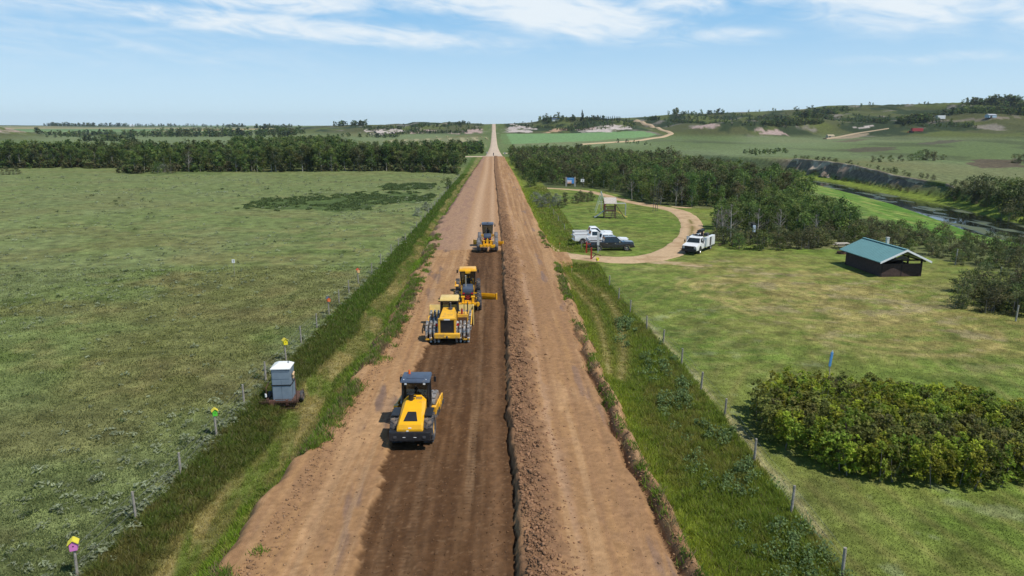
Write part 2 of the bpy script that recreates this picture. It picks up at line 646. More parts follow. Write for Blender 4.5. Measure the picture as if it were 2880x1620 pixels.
ROAD_Y = [0, 23, 36, 59, 90, 121, 224, 371, 396]
ROAD_L = [-10.6, -10.2, -9.6, -8.4, -8.7, -9.0, -7.8, -5.8, -6.0]
ROAD_R = [7.6, 7.5, 6.9, 7.0, 7.6, 6.9, 6.8, 5.3, 5.3]


def road_l(y): return np.interp(y, ROAD_Y, ROAD_L)
def road_r(y): return np.interp(y, ROAD_Y, ROAD_R)


FENCE_L = [(-15.6, 12), (-14.95, 40), (-14.5, 62), (-13.9, 78), (-13.2, 120), (-12.6, 200), (-11.6, 262)]
FENCE_R = [(12.6, 10), (12.75, 27), (12.9, 46), (12.2, 62), (12.0, 74), (12.3, 84)]


def fence_l(y): return np.interp(y, [p[1] for p in FENCE_L], [p[0] for p in FENCE_L])
def fence_r(y): return np.interp(y, [p[1] for p in FENCE_R] + [95, 200, 400], [p[0] for p in FENCE_R] + [12.3, 14, 14])


def ditch(x, y):
    """verge between road and fence: (mask, colour, grass height)"""
    rl, rr, fl, fr = road_l(y), road_r(y), fence_l(y), fence_r(y)
    left = (x > fl - 0.25) & (x < rl + 0.3)
    right = (x > rr - 0.2) & (x < fr + 0.3)
    u = np.where(x < 0, (x - fl) / (rl - fl), (fr - x) / np.maximum(fr - rr, .5))
    n1 = fbm(x * 0.9, y * 0.28, 3, 41)
    n2 = fbm(x * 0.5 + 0.3 * y, y * 0.16, 3, 43)
    n3 = fbm(x * 2.2, y * 2.2, 2, 45)
    n4 = fbm(x * .55, y * .22, 4, 46)
    west = x < 0
    far = sstep(45, 75, y)
    uw = u + .20 * (n4 - .5) + .05 * np.sin(y * .31)
    # by the fence: uncut olive and rusty grass; green again further up
    c = np.broadcast_to(np.array([0.096, 0.112, 0.028]), x.shape + (3,)).copy()
    c = lerp(c, (0.135, 0.118, 0.040), sstep(.42, .66, n1) * .75 * (1 - .7 * far))
    c = lerp(c, (0.085, 0.140, 0.022), np.clip(sstep(.48, .68, n3) * .5 + far * .75, 0, 1))
    h = np.full(x.shape, 0.50)
    # the mown swath down the middle: lying straw and thin green
    sw = sstep(.36, .46, uw) * (1 - sstep(.70, .82, uw)) * west
    sc = lerp(np.broadcast_to(np.array([.215, .205, .068]), x.shape + (3,)).copy(), (.33, .275, .115), sstep(.44, .62, fbm(x * 1.5 + .25 * y, y * .30, 4, 47)))
    sc = lerp(sc, (.135, .185, .032), sstep(.50, .66, fbm(x * .9 + .2 * y, y * .20, 3, 48)) * .9)
    c = c * (1 - sw[..., None] * .95) + sc * sw[..., None] * .95
    # fresh green along the road edge
    gr = sstep(.70, .84, uw) * west
    c = lerp(c, (0.165, 0.255, 0.026), gr * (.45 + .55 * sstep(.35, .55, n1)))
    dead = sstep(.50, .62, fbm(x * .7, y * .42, 3, 49)) * sstep(.72, .9, u) * west * (1 - .6 * far)
    c = lerp(c, (0.29, 0.20, 0.115), dead)
    # east verge: lime fringe, olive middle, wheel loops
    er = sstep(.55, .95, u + .2 * (n4 - .5)) * (x > 0)
    ec = lerp(np.broadcast_to(np.array([.160, .205, .034]), x.shape + (3,)).copy(), (.190, .180, .052), sstep(.44, .64, n1) * .7)
    ec = lerp(ec, (.245, .295, .040), er * .9)
    ec = lerp(ec, (.125, .185, .028), sstep(.5, .68, n3) * .5)
    c = np.where((x > 0)[..., None], ec, c)
    loop1, _ = polydist(x, y, [(8.2, 82), (8.7, 74), (9.4, 66), (9.2, 60), (8.6, 53), (8.0, 47)])
    loop2, _ = polydist(x, y, [(9.6, 82), (10.2, 76), (11.3, 70), (11.2, 63), (10.6, 57), (9.7, 51), (8.6, 46)])
    swr = np.maximum(np.exp(-(loop1 / .45) ** 2), np.exp(-(loop2 / .5) ** 2)) * (x > 0) * sstep(.2, .45, n3 + .12)
    c = lerp(c, (0.31, 0.27, 0.11), np.clip(swr, 0, 1) * .95)
    s = np.clip(np.maximum(sw * (.75 + .25 * n3), swr), 0, 1)
    h = h * (1 - .78 * s) * (1 - .6 * dead) * (0.75 + .6 * n3)
    return left | right, c, h


def ground_colour(x, y, z):
    d = np.hypot(x, y)
    big = fbm(x / 16, y / 16, 4, 61)
    mid = fbm(x / 4.5, y / 4.5, 4, 62)
    # far grass of the valley
    c = np.broadcast_to(np.array([0.108, 0.145, 0.052]), x.shape + (3,)).copy()
    f1, f2, f3 = fbm(x / 90, y / 220, 4, 63), fbm(x / 30, y / 90, 3, 64), fbm(x / 190, y / 420, 3, 65)
    c = lerp(c, (0.15, 0.145, 0.06), sstep(.5, .68, f1) * .8)
    c = lerp(c, (0.07, 0.085, 0.035), sstep(.58, .66, f2) * .75)
    c = lerp(c, (0.17, 0.21, 0.10), sstep(.52, .66, f3) * .6)
    hill = sstep(3.5, 9, z) * sstep(640, 760, d)
    g1 = fbm(x / 45, y / 130, 4, 66)
    c = lerp(c, (0.075, 0.080, 0.030), hill * .95)
    c = lerp(c, (0.100, 0.122, 0.030), hill * sstep(.42, .62, g1) * .85)
    c = lerp(c, (0.030, 0.046, 0.018), hill * sstep(.51, .57, fbm(x / 30, y / 70, 4, 67)) * .95)
    c = lerp(c, (0.25, 0.215, 0.19), hill * sstep(.66, .74, fbm(x / 26, y / 40, 4, 68)) * .7)
    # plough land and crops on the upland that the valley cuts into
    up = sstep(1400, 1700, d) * (x < 60)
    bands = np.floor(np.log(np.maximum(d, 10)) * 9 + 0.7 * np.sin(x / 900) + 2 * fbm(x / 700, y / 700, 2, 69)).astype(int)
    pal = np.array([[.13, .20, .08], [.10, .13, .06], [.16, .24, .10], [.33, .27, .14], [.12, .15, .07], [.15, .21, .09], [.09, .11, .06]])
    c = np.where(up[..., None] > .5, pal[(bands * 5 + np.floor(x / 700).astype(int) * 3) % 7], c)
    # west pasture: olive turf with grey sage, straw and bare ground
    pas = (x < fence_l(y) + .1) & (y < 305) & (x > -420)
    pc = np.broadcast_to(np.array([0.142, 0.176, 0.056]), x.shape + (3,)).copy()
    pc = lerp(pc, (0.185, 0.175, 0.066), sstep(.52, .72, mid) * .7)
    pc = lerp(pc, (0.092, 0.130, 0.030), sstep(.52, .7, fbm(x / 3, y / 3, 4, 72)) * .7)
    pc = lerp(pc, (0.165, 0.190, 0.080), sstep(.47, .66, fbm(x / 11, y / 26, 4, 73)) * .5)
    pc = lerp(pc, (0.165, 0.14, 0.055), sstep(.58, .7, fbm(x / 24, y / 13, 3, 74)) * .45)
    pc = lerp(pc, (0.150, 0.182, 0.072), sstep(60, 190, d) * .5)
    for poly, k in DARK_PATCH:
        jx, jy = x + 6 * (fbm(x / 5, y / 9, 3, 75) - .5), y + 22 * (fbm(x / 6, y / 14, 3, 76) - .5)
        pc = lerp(pc, (0.070, 0.105, 0.030), pip(jx, jy, poly) * k)
    c = np.where(pas[..., None], pc, c)
    # mown picnic ground
    lawn = pip(x, y, LAWN) & (x > fence_r(y) - .6)
    lc = np.broadcast_to(np.array([0.118, 0.172, 0.030]), x.shape + (3,)).copy()
    lc = lerp(lc, (0.160, 0.180, 0.042), sstep(.40, .72, fbm(x / 7, y / 9, 5, 81)) * .75)
    lc = lerp(lc, (0.078, 0.132, 0.024), sstep(.50, .75, fbm(x / 5, y / 5, 4, 82)) * .5)
    dry = np.exp(-(((x - 33) / 12) ** 2 + ((y - 72) / 15) ** 2)) + .8 * np.exp(-(((x - 40) / 13) ** 2 + ((y - 55) / 8) ** 2)) + .5 * np.exp(-(((x - 28) / 8) ** 2 + ((y - 83) / 5) ** 2))
    st = fbm(x / 2.2 + y / 3, y / 1.1 - x / 5, 4, 83)
    lc = lerp(lc, (0.235, 0.195, 0.065), np.clip(dry * (0.35 + 1.0 * sstep(.35, .65, st)), 0, 1) * .85)
    rings = np.zeros(x.shape)
    for cx, cy, rr in ((27, 70, 4.5), (30, 66, 6.5), (35, 66, 5), (37, 71, 7), (33, 60, 8), (24, 72, 3.2)):
        rd_ = np.hypot(x - cx, (y - cy) * .9)
        rings = np.maximum(rings, np.exp(-((rd_ - rr) / .36) ** 2) + np.exp(-((rd_ - rr - 1.5) / .33) ** 2))
    lc = lerp(lc, (0.34, 0.275, 0.105), np.clip(rings, 0, 1) * sstep(.36, .58, fbm(x / 3, y / 3, 3, 84)) * .75)
    sweep = np.zeros(x.shape)
    for k, (cx, cy) in enumerate(((60, 20), (75, 35), (10, 120))):
        q = np.hypot(x - cx, y - cy) / 1.7
        sweep = np.maximum(sweep, np.exp(-((q - np.floor(q) - .5) / .16) ** 2) * sstep(.50, .62, fbm(x / 9 + k * 7, y / 9, 3, 88 + k)))
    lc = lerp(lc, (0.225, 0.205, 0.068), sweep * .45)
    fe = np.exp(-((x - fence_r(y) - .75 - .5 * (fbm(y / 3, x * 0, 2, 80) - .5)) / .38) ** 2) * sstep(.36, .55, fbm(y / 4, x * 0 + 2, 2, 79)) * (y > 26) * (y < 70)
    lc = lerp(lc, (0.30, 0.26, 0.135), fe * .75)
    bare = sstep(.60, .70, fbm(x / 2.6, y / 1.3, 4, 85)) * np.clip(dry * 1.3 + .10 * (np.abs(x - 19) < 9) * (y > 27) * (y < 62), 0, 1)
    lc = lerp(lc, (0.27, 0.225, 0.115), np.clip(bare, 0, 1) * .8)
    pale = sstep(.66, .76, fbm(x / 1.9, y / 1.4, 4, 86)) * (y < 64) * (x < 24)
    lc = lerp(lc, (0.21, 0.235, 0.11), pale * .6)
    lc = lc * (0.84 + .32 * fbm(x * 1.1 + y * .35, y * 1.9 - x * .5, 3, 87))[..., None]
    c = np.where(lawn[..., None], lc, c)
    # lush sedge along the river
    rd, side = polydist(x, y, RIVER)
    e = rd - np.interp(y, RW_Y, RW_W)
    lush = (side < 0) * sstep(-1, 1, e) * (1 - sstep(17, 27, e + 9 * (fbm(x / 7, y / 7, 3, 91) - .5))) * sstep(70, 80, y) * (1 - sstep(300, 330, y))
    lm = lerp(np.broadcast_to(np.array([0.115, 0.200, 0.034]), x.shape + (3,)).copy(), (0.20, 0.24, 0.06), sstep(.5, .7, fbm(x / 4, y / 9, 3, 92)))
    lm = lerp(lm, (0.075, 0.17, 0.02), sstep(.5, .7, mid))
    c = c * (1 - lush[..., None]) + lm * lush[..., None]
    reed = (side > 0) * sstep(-.5, 1, e) * (1 - sstep(3.5, 6.5, e)) * (y > 60) * (1 - sstep(300, 330, y))
    c = lerp(c, (0.17, 0.22, 0.035), reed)
    cliffy = (side > 0) * sstep(4, 5.5, e) * (1 - sstep(8, 10, e)) * sstep(195, 215, y) * (1 - sstep(300, 330, y))
    c = lerp(c, (0.20, 0.155, 0.115), cliffy)
    c = lerp(c, (0.055, 0.05, 0.03), (e < 0.2) * (1 - sstep(380, 440, y)))
    # far fields
    crop = pip(x + 8 * (fbm(x / 30, y / 30, 2, 94) - .5), y, CROP)
    c = lerp(c, np.array([0.155, 0.265, 0.105]), crop * (0.9 + .1 * f2))
    hay = pip(x, y, HAY)
    stripe = 0.5 + 0.5 * np.sin((x * .94 + y * .06) * 2 * math.pi / 13)
    hc = lerp(np.broadcast_to(np.array([0.17, 0.18, 0.085]), x.shape + (3,)).copy(), (0.30, 0.275, 0.15), sstep(.55, .9, stripe))
    c = np.where(hay[..., None], hc, c)
    # bare clay in the escarpment
    for poly, k in CLAY:
        n = fbm(x / 9, z / 1.6, 4, 95)
        m = pip(x + 26 * (fbm(x / 18, y / 30, 3, 96) - .5), y + 60 * (fbm(x / 25, y / 40, 3, 97) - .5), poly) * sstep(.40, .52, n)
        c = lerp(c, k, m)
    for poly, k in SOIL:
        c = lerp(c, k, pip(x + 10 * (fbm(x / 9, y / 20, 3, 98) - .5), y + 16 * (fbm(x / 9, y / 20, 3, 99) - .5), poly) * .85)
    dm, dc, dh = ditch(x, y)
    dm = dm & (y < 395)
    c = np.where(dm[..., None], dc * .8, c)
    verge = (np.abs(x) < 16) & (y >= 395) & (y < 1300)
    c = lerp(c, (0.11, 0.15, 0.045), verge * .7)
    return c * (0.86 + .28 * fbm(x / 1.3, y / 1.3, 2, 100))[..., None]


DARK_PATCH = [(wpoly([(612, 512), (700, 500), (860, 492), (1000, 482), (1085, 485), (1090, 505), (980, 518), (860, 530), (720, 526)]), .95),
              (wpoly([(950, 470), (1020, 462), (1090, 464), (1085, 474), (1000, 478)]), .8),
              (wpoly([(330, 436), (480, 428), (600, 428), (560, 437), (420, 440)]), .5)]
LAWN = [(11.6, 8), (11.6, 84), (12.4, 95), (14.5, 198), (27, 193), (32, 172), (33, 158), (40, 149), (52, 145), (46, 128), (38, 122), (36, 104), (38, 97), (55, 95), (58, 80), (64, 72), (90, 60), (90, 8)]
CROP = wpoly([(1259, 337), (1420, 335.5), (1560, 331.5), (1612, 329.5), (1650, 338), (1600, 347), (1500, 354), (1400, 358), (1264, 363)])
HAY = wpoly([(962, 352), (1100, 347), (1229, 343), (1226, 370), (1150, 375), (1060, 380), (985, 366)])
W_, P_, O_ = np.array([.46, .40, .36]), np.array([.36, .27, .235]), np.array([.38, .25, .16])
CLAY = [(wpoly([(905, 337), (920, 325), (985, 321), (1010, 326), (1000, 336), (950, 340)]), W_), (wpoly([(1020, 335), (1040, 327), (1085, 325), (1095, 330), (1060, 336)]), P_),
        (wpoly([(1130, 336), (1170, 327), (1215, 325), (1225, 332), (1180, 337)]), P_), (wpoly([(1255, 334), (1275, 318), (1320, 314), (1345, 326), (1320, 334)]), W_),
        (wpoly([(1370, 334), (1400, 322), (1440, 320), (1440, 327), (1400, 335)]), O_), (wpoly([(1460, 333), (1500, 318), (1545, 311), (1575, 318), (1588, 326), (1545, 333)]), W_),
        (wpoly([(1440, 326), (1470, 319), (1500, 319), (1500, 327)]), P_), (wpoly([(0, 322), (20, 320), (60, 333), (50, 337), (0, 336)]), P_),
        (wpoly([(1905, 335), (1930, 326), (1970, 332), (1990, 342), (1940, 340)]), P_), (wpoly([(1720, 325), (1760, 314), (1800, 312), (1790, 322)]), P_),
        (wpoly([(2165, 318), (2190, 312), (2215, 314), (2200, 320)]), W_)]
SOIL = [(wpoly([(2110, 377), (2180, 370), (2260, 369), (2250, 377), (2160, 384)]), (.085, .07, .045)), (wpoly([(2290, 360), (2400, 351), (2440, 354), (2340, 364)]), (.09, .08, .055)),
        (wpoly([(2430, 412), (2480, 402), (2576, 400), (2576, 422), (2480, 424)]), (.10, .07, .05)), (wpoly([(2350, 302), (2480, 297), (2560, 293), (2576, 297), (2500, 301), (2400, 306)]), (.20, .165, .13)),
        (wpoly([(2060, 350), (2150, 337), (2190, 335), (2140, 349)]), (.30, .235, .155)), (wpoly([(2100, 356), (2160, 349), (2190, 351), (2130, 358)]), (.12, .1, .06))]

g_mat = mat("turf", attr=True, rough=0.95, var=0.22, scale=3.0, bump=0.9, bscale=9.0, spec=0.1)
_nt, _lk = g_mat.node_tree.nodes, g_mat.node_tree.links      # a second, finer mottling for the turf
_p = _nt["Principled BSDF"]
_src = _p.inputs["Base Color"].links[0].from_socket
_t = [q for q in _nt if q.type == 'TEX_COORD'][0]
_z = _nt.new("ShaderNodeTexNoise")
_z.inputs["Scale"].default_value = 0.55
_z.inputs["Detail"].default_value = 9
_z.inputs["Roughness"].default_value = 0.72
_lk.new(_t.outputs["Object"], _z.inputs["Vector"])
_r = _nt.new("ShaderNodeMapRange")
_r.inputs[1].default_value, _r.inputs[2].default_value, _r.inputs[3].default_value, _r.inputs[4].default_value = .36, .64, .60, 1.42
_lk.new(_z.outputs["Fac"], _r.inputs[0])
_v = _nt.new("ShaderNodeVectorMath")
_v.operation = 'SCALE'
_lk.new(_src, _v.inputs[0])
_lk.new(_r.outputs[0], _v.inputs["Scale"])
_lk.new(_v.outputs[0], _p.inputs["Base Color"])

az_ = np.radians(np.linspace(-52, 55, 900))
rr_ = np.concatenate([[2, 6, 10, 13], np.geomspace(15, 6400, 700)])
R_, A_ = np.meshgrid(rr_, az_, indexing='ij')
X_, Y_ = R_ * np.sin(A_), R_ * np.cos(A_)
Z_ = ground(X_, Y_)
gv = np.stack([X_, Y_, Z_], -1).reshape(-1, 3)
gc = ground_colour(X_.ravel(), Y_.ravel(), Z_.ravel())
terrain = mesh_np("terrain", gv, grid_faces(*X_.shape)[:, ::-1], g_mat, gc, smooth=True)
tag(terrain, kind="structure")

# ------------------------------------------------------------------ the road under construction
soil_mat = mat("bare_soil", attr=True, rough=0.97, var=0.13, scale=2.2, bump=0.35, bscale=16, spec=0.08)
xs = np.arange(-12.0, 9.6, 0.085)
ys = np.concatenate([np.geomspace(15, 393, 1100), np.linspace(393.4, 394.5, 2)])
Y_, X_ = np.meshgrid(ys, xs, indexing='ij')
rl, rr = road_l(Y_) + .5 * (fbm(X_ * .3, Y_ * .5, 4, 201) - .5) * 3.4, road_r(Y_) + .35 * (fbm(X_ * .3, Y_ * .5, 3, 202) - .5) * 2
# surface
Zr = -0.012 * np.abs(X_) + 0.05 * (fbm(X_ * .35, Y_ * .10, 3, 203) - .5)
t_end = 93.2 + .8 * (fbm(X_ * .9, Y_ * 0 + 3, 3, 204) - .5)
dl = np.interp(Y_, [15, 23, 33, 42, 50, 60, 77, 95], [-5.2, -5.4, -5.55, -5.5, -5.4, -4.4, -3.4, -3.3]) + .45 * (fbm(X_ * .2, Y_ * .8, 4, 205) - .5) * 1.2 + .5 * (fbm(X_ * 2.5, Y_ * 2.5, 3, 217) - .5)
ck = np.interp(Y_, [15, 23, 29, 40, 59, 94, 103, 180, 264, 392], [.85, .9, .8, .72, .9, 1.0, 1.0, .6, .1, .1]) + .40 * (fbm(Y_ * .55, X_ * 0, 3, 206) - .5) + .22 * (fbm(Y_ * 3.1, X_ * 1.2, 3, 218) - .5)
dark = sstep(dl - .06, dl + .10, X_) * (1 - sstep(ck - .10, ck + .02, X_)) * (1 - sstep(t_end - .3, t_end + .3, Y_))
rough = fbm(X_ * 3.2, Y_ * 3.2, 3, 207) - .5
Zr = Zr - .17 * dark + dark * .07 * rough
beyond = sstep(t_end, t_end + 1, Y_)
wr = sstep(ck - .03, ck + .16, X_) * (1 - sstep(ck + 1.25, ck + 2.35, X_ + .5 * (fbm(X_ * 0, Y_ * .7, 3, 208) - .5)))
lump = fbm(X_ * 2.1, Y_ * 2.1, 4, 209) - .5
Zr = Zr + wr * (.24 + .42 * lump * (X_ > ck + .02) + .06 * np.cos((X_ - ck - .8) * 1.6))
trench = np.exp(-((X_ - ck + .06) / .09) ** 2)
Zr = Zr - trench * (.16 + .12 * vn(Y_ * .9, X_ * 0, 210)) * (.35 + .65 * sstep(.3, .6, vn(Y_ * .4, X_ * 0, 211)))
# the machines' own tracks
lug = .5 + .5 * np.sin(Y_ * 2 * math.pi / .30)
tr_ = np.zeros(X_.shape)
for tx, tk in ((-4.45, .30), (-3.35, .45), (-1.25, 1.0)):
    tr_ = np.maximum(tr_, (1 - sstep(.16, .26, np.abs(X_ - tx - .12 * np.sin(Y_ * .05 + tx)))) * tk * sstep(.2, .5, vn(X_ * .6, Y_ * .12, 214)))
Zr = Zr - tr_ * dark * (.03 + .03 * lug)
pad = np.maximum(1 - sstep(.8, 1.0, np.abs(X_ + 4.2)), 0) * dark * sstep(30, 27, -Y_ * 0 + 0)
# cut lip along the east edge
lip = (1 - sstep(46, 62, Y_)) + .35 * np.exp(-((Y_ - 70) / 10) ** 2)
Zr = Zr - lip * .36 * np.exp(-((X_ - rr + .50) / .17) ** 2) + lip * .20 * np.exp(-((X_ - rr - .05) / .30) ** 2) * (.5 + vn(X_ * 2.2, Y_ * 2.2, 212))
ruts = np.zeros(X_.shape)
for tx, a in ((3.55, .7), (4.6, .8), (5.5, 1), (6.2, .8), (-7.6, .7), (-6.6, .6)):
    ruts = np.maximum(ruts, a * np.exp(-((X_ - tx - .25 * np.sin(Y_ * .045 + tx)) / .16) ** 2))
Zr = Zr - .05 * ruts * sstep(.35, .6, vn(X_ * .3, Y_ * .08, 213))
Zr = Zr + .02 * rough
# shoulders
outl, outr = sstep(0, 1.3, rl - X_), sstep(0, 1.2, X_ - rr)
Zr = Zr * (1 - outl) - 1.25 * outl
Zr = Zr * (1 - outr) - 1.30 * outr
appr = (1 - sstep(3.0, 6.0, np.abs(Y_ - 89.6))) * sstep(5.0, 7.5, X_)
Zr = Zr * (1 - appr) + np.maximum(Zr, -.16 - .02 * (X_ - 6)) * appr
# colours
tan = np.array([.335, .192, .090])
Cr = np.broadcast_to(tan, X_.shape + (3,)).copy()
m1, m2, m3 = fbm(X_ * .8, Y_ * .22, 4, 221), fbm(X_ * .35, Y_ * .10, 4, 222), fbm(X_ * 2.5, Y_ * 1.1, 3, 223)
Cr = lerp(Cr, (.405, .245, .125), sstep(.48, .68, m1) * .8)
Cr = lerp(Cr, (.265, .150, .073), sstep(.52, .7, m2) * .7)
Cr = lerp(Cr, (.27, .16, .088), sstep(.55, .75, m3) * .5)
grey = sstep(.565, .64, fbm(X_ * 1.0 + Y_ * .12, Y_ * .15, 4, 224)) * (1 - sstep(-6.2, -5.6, X_)) * sstep(0, .8, X_ - rl)
Cr = lerp(Cr, (.155, .105, .085), grey * .85)
greyr = sstep(.62, .70, fbm(X_ * 1.3, Y_ * .16, 4, 225)) * sstep(4.6, 5.2, X_) * (1 - sstep(-.2, .3, X_ - rr + .7))
Cr = lerp(Cr, (.185, .13, .11), greyr * .8)
Cr = lerp(Cr, (.25, .14, .075), ruts * .55)
st_ = fbm(X_ * 2.4, Y_ * .06, 4, 230)
Cr = lerp(Cr, (.41, .255, .135), sstep(.52, .66, st_) * .5)
Cr = lerp(Cr, (.265, .150, .078), (1 - sstep(.36, .47, st_)) * .5)
# beyond the machines: the old gravel lanes
farm = beyond
lane = np.exp(-((X_ + 3.0 - .2 * np.sin(Y_ * .03)) / .9) ** 2) + .85 * np.exp(-((X_ + .35) / .45) ** 2)
pur = (1 - sstep(-5.0, -4.2, X_))
fc = lerp(lerp(np.broadcast_to(np.array([.335, .20, .11]), X_.shape + (3,)).copy(), (.31, .195, .125), pur), (.45, .295, .18), np.clip(lane, 0, 1))
fc = lerp(fc, (.27, .165, .115), pur * sstep(.5, .65, m1))
fc = lerp(fc, (.42, .25, .135), (X_ > 3.4) * sstep(.4, .6, m2))
Cr = Cr * (1 - (farm * (X_ < ck + .05))[..., None] * .9) + fc * (farm * (X_ < ck + .05))[..., None] * .9
Cr = lerp(Cr, (.185, .105, .058), wr * (.75 + .25 * sstep(.45, .6, m3)))
Cr = lerp(Cr, (.34, .21, .125), np.exp(-((X_ - ck - 2.25) / .26) ** 2) * sstep(.35, .5, vn(X_ * 1.5, Y_ * .25, 226)) * .8)
dk = lerp(np.broadcast_to(np.array([.088, .045, .021]), X_.shape + (3,)).copy(), (.125, .068, .033), sstep(.5, .72, fbm(X_ * 2.2, Y_ * .15, 4, 227)))
dk = lerp(dk, (.205, .125, .068), tr_ * (.35 + .55 * lug))
for tx in (-4.9, -4.0, -2.8, -2.2, -.7):
    dk = lerp(dk, (.145, .08, .04), np.exp(-((X_ - tx - .15 * np.sin(Y_ * .07 + tx * 3)) / .14) ** 2) * sstep(.35, .65, vn(X_ * .7, Y_ * .10, 215)) * .8)
dk = lerp(dk, (.062, .032, .016), sstep(.50, .75, fbm(X_ * 5, Y_ * .5, 3, 216)) * .45)
dk = lerp(dk, (.165, .09, .045), np.exp(-((X_ - ck + .85) / .38) ** 2) * .8)
dk = lerp(dk, (.075, .04, .02), np.exp(-((X_ - ck + .28) / .22) ** 2) * .7)
dk = lerp(dk, (.20, .12, .065), sstep(.80, .9, vn(X_ * 10, Y_ * 10, 228)) * .5)
Cr = Cr * (1 - dark[..., None]) + dk * dark[..., None]
Cr = lerp(Cr, (.17, .10, .055), lip * np.exp(-((X_ - rr + .3) / .35) ** 2) * .6)
Cr = lerp(Cr, (.13, .13, .045), np.maximum(sstep(.2, 1.0, outl), sstep(.3, 1.0, outr)) * (1 - appr))
Cr = Cr * (.84 + .32 * vn(X_ * 9, Y_ * 9, 229))[..., None]
road = mesh_np("road", np.stack([X_, Y_, Zr], -1).reshape(-1, 3), grid_faces(*X_.shape), soil_mat, Cr.reshape(-1, 3), smooth=True)
tag(road, kind="structure")
RZ = (xs, ys, Zr)


def road_z(x, y):
    i, j = int(np.searchsorted(ys, y)), int(np.searchsorted(xs, x))
    return float(Zr[min(i, len(ys) - 1), min(j, len(xs) - 1)])


# clods of turned soil along the windrow and both lips
oct_v = np.array([(1, 0, 0), (-1, 0, 0), (0, 1, 0), (0, -1, 0), (0, 0, 1), (0, 0, -1)], float)
oct_f = np.array([(0, 2, 4), (2, 1, 4), (1, 3, 4), (3, 0, 4), (2, 0, 5), (1, 2, 5), (3, 1, 5), (0, 3, 5)])


def clods(name, px, py, pz, size, col, m):
    n = len(px)
    v = oct_v[None] * (size[:, None, None] * (0.55 + .8 * rng.random((n, 6, 1)))) * np.array([1.15, 1.15, .8])
    a = rng.random(n) * 6.28
    c, s = np.cos(a)[:, None], np.sin(a)[:, None]
    w = np.stack([v[..., 0] * c - v[..., 1] * s + px[:, None], v[..., 0] * s + v[..., 1] * c + py[:, None], v[..., 2] + pz[:, None]], -1)
    f = (oct_f[None] + 6 * np.arange(n)[:, None, None]).reshape(-1, 3)
    o = mesh_np(name, w.reshape(-1, 3), f, m, np.repeat(col, 6, 0))
    return tag(o, kind="stuff")


def road_zs(x, y):
    i, j = np.clip(np.searchsorted(ys, y), 0, len(ys) - 1), np.clip(np.searchsorted(xs, x), 0, len(xs) - 1)
    return Zr[i, j]


def in_y(n, a, b):            # denser close by
    return np.exp(rng.uniform(math.log(a), math.log(b), n))


n = 9000
cy = in_y(n, 20, 130)
cx = np.interp(cy, [15, 23, 29, 40, 59, 94, 130], [.85, .9, .8, .72, .9, 1.0, .9]) + .25 + np.abs(rng.normal(.0, .85, n))
sz = .025 + .085 * rng.random(n) ** 3
cc = np.array([.235, .132, .075]) * (.7 + .6 * rng.random((n, 1)))
n2 = 2600
cy2 = in_y(n2, 20, 70)
side_ = rng.random(n2) < .5
cx2 = np.where(side_, road_r(cy2) + rng.normal(0, .35, n2), road_l(cy2) + .6 + np.abs(rng.normal(0, .6, n2)))
sz2 = .02 + .07 * rng.random(n2) ** 3
cc2 = np.array([.27, .16, .09]) * (.7 + .6 * rng.random((n2, 1)))
n3 = 3500
cy3 = in_y(n3, 20, 93)
cx3 = rng.uniform(-5.3, .7, n3)
sz3 = .012 + .04 * rng.random(n3) ** 3
cc3 = np.array([.13, .07, .035]) * (.6 + .9 * rng.random((n3, 1)))
n4 = 1600
cy4 = in_y(n4, 20, 90)
cx4 = np.where(rng.random(n4) < .5, rng.uniform(-9, -5.5, n4), rng.uniform(3.2, 6.8, n4))
sz4 = .012 + .05 * rng.random(n4) ** 4
cc4 = np.array([.30, .18, .10]) * (.6 + .7 * rng.random((n4, 1)))
ax, ay = np.concatenate([cx, cx2, cx3, cx4]), np.concatenate([cy, cy2, cy3, cy4])
clods("soil_clods", ax, ay, road_zs(ax, ay) + .01, np.concatenate([sz, sz2, sz3, sz4]), np.concatenate([cc, cc2, cc3, cc4]), soil_mat)


# ------------------------------------------------------------------ gravel ways
def ribbon(name, pts, width, m, colf, lift=0.05, cols=7, n=10, rag=.25, world=False):
    L = smooth_line([tuple(at(*p)[:2]) for p in pts] if not world else pts, n)
    T = np.gradient(L, axis=0)
    T /= np.maximum(np.linalg.norm(T, axis=1, keepdims=True), 1e-6)
    N = np.stack([T[:, 1], -T[:, 0]], -1)
    w = np.interp(np.linspace(0, 1, len(L)), np.linspace(0, 1, len(width)), width)
    s = np.linspace(-.5, .5, cols)
    P = L[:, None] + N[:, None] * (w[:, None, None] * s[None, :, None])
    jj = rag * 2 * (fbm(P[..., 0] * .7, P[..., 1] * .7, 3, 301) - .5) * (np.abs(s) > .4)[None]
    P = P + N[:, None] * jj[..., None]
    q = ground(P[..., 0], P[..., 1]) + lift
    q[:, 0] -= lift * 2.5
    q[:, -1] -= lift * 2.5
    V = np.concatenate([P, q[..., None]], -1)
    c = colf(P[..., 0], P[..., 1], np.broadcast_to(s[None], P.shape[:2]))
    o = mesh_np(name, V.reshape(-1, 3), grid_faces(len(L), cols)[:, ::-1], m, c.reshape(-1, 3), smooth=True)
    return tag(o, kind="structure")


def track_col(x, y, s):
    c = np.broadcast_to(np.array([.47, .335, .205]), x.shape + (3,)).copy()
    c = lerp(c, (.38, .26, .15), sstep(.5, .7, fbm(x * .6, y * .6, 3, 311)))
    mid = np.exp(-(s / .09) ** 2) * sstep(96, 101, y) * (1 - sstep(128, 134, y)) * sstep(26, 29, x)
    return lerp(c, (.17, .14, .045), mid * sstep(.25, .5, vn(x * 1.3, y * 1.3, 312)))


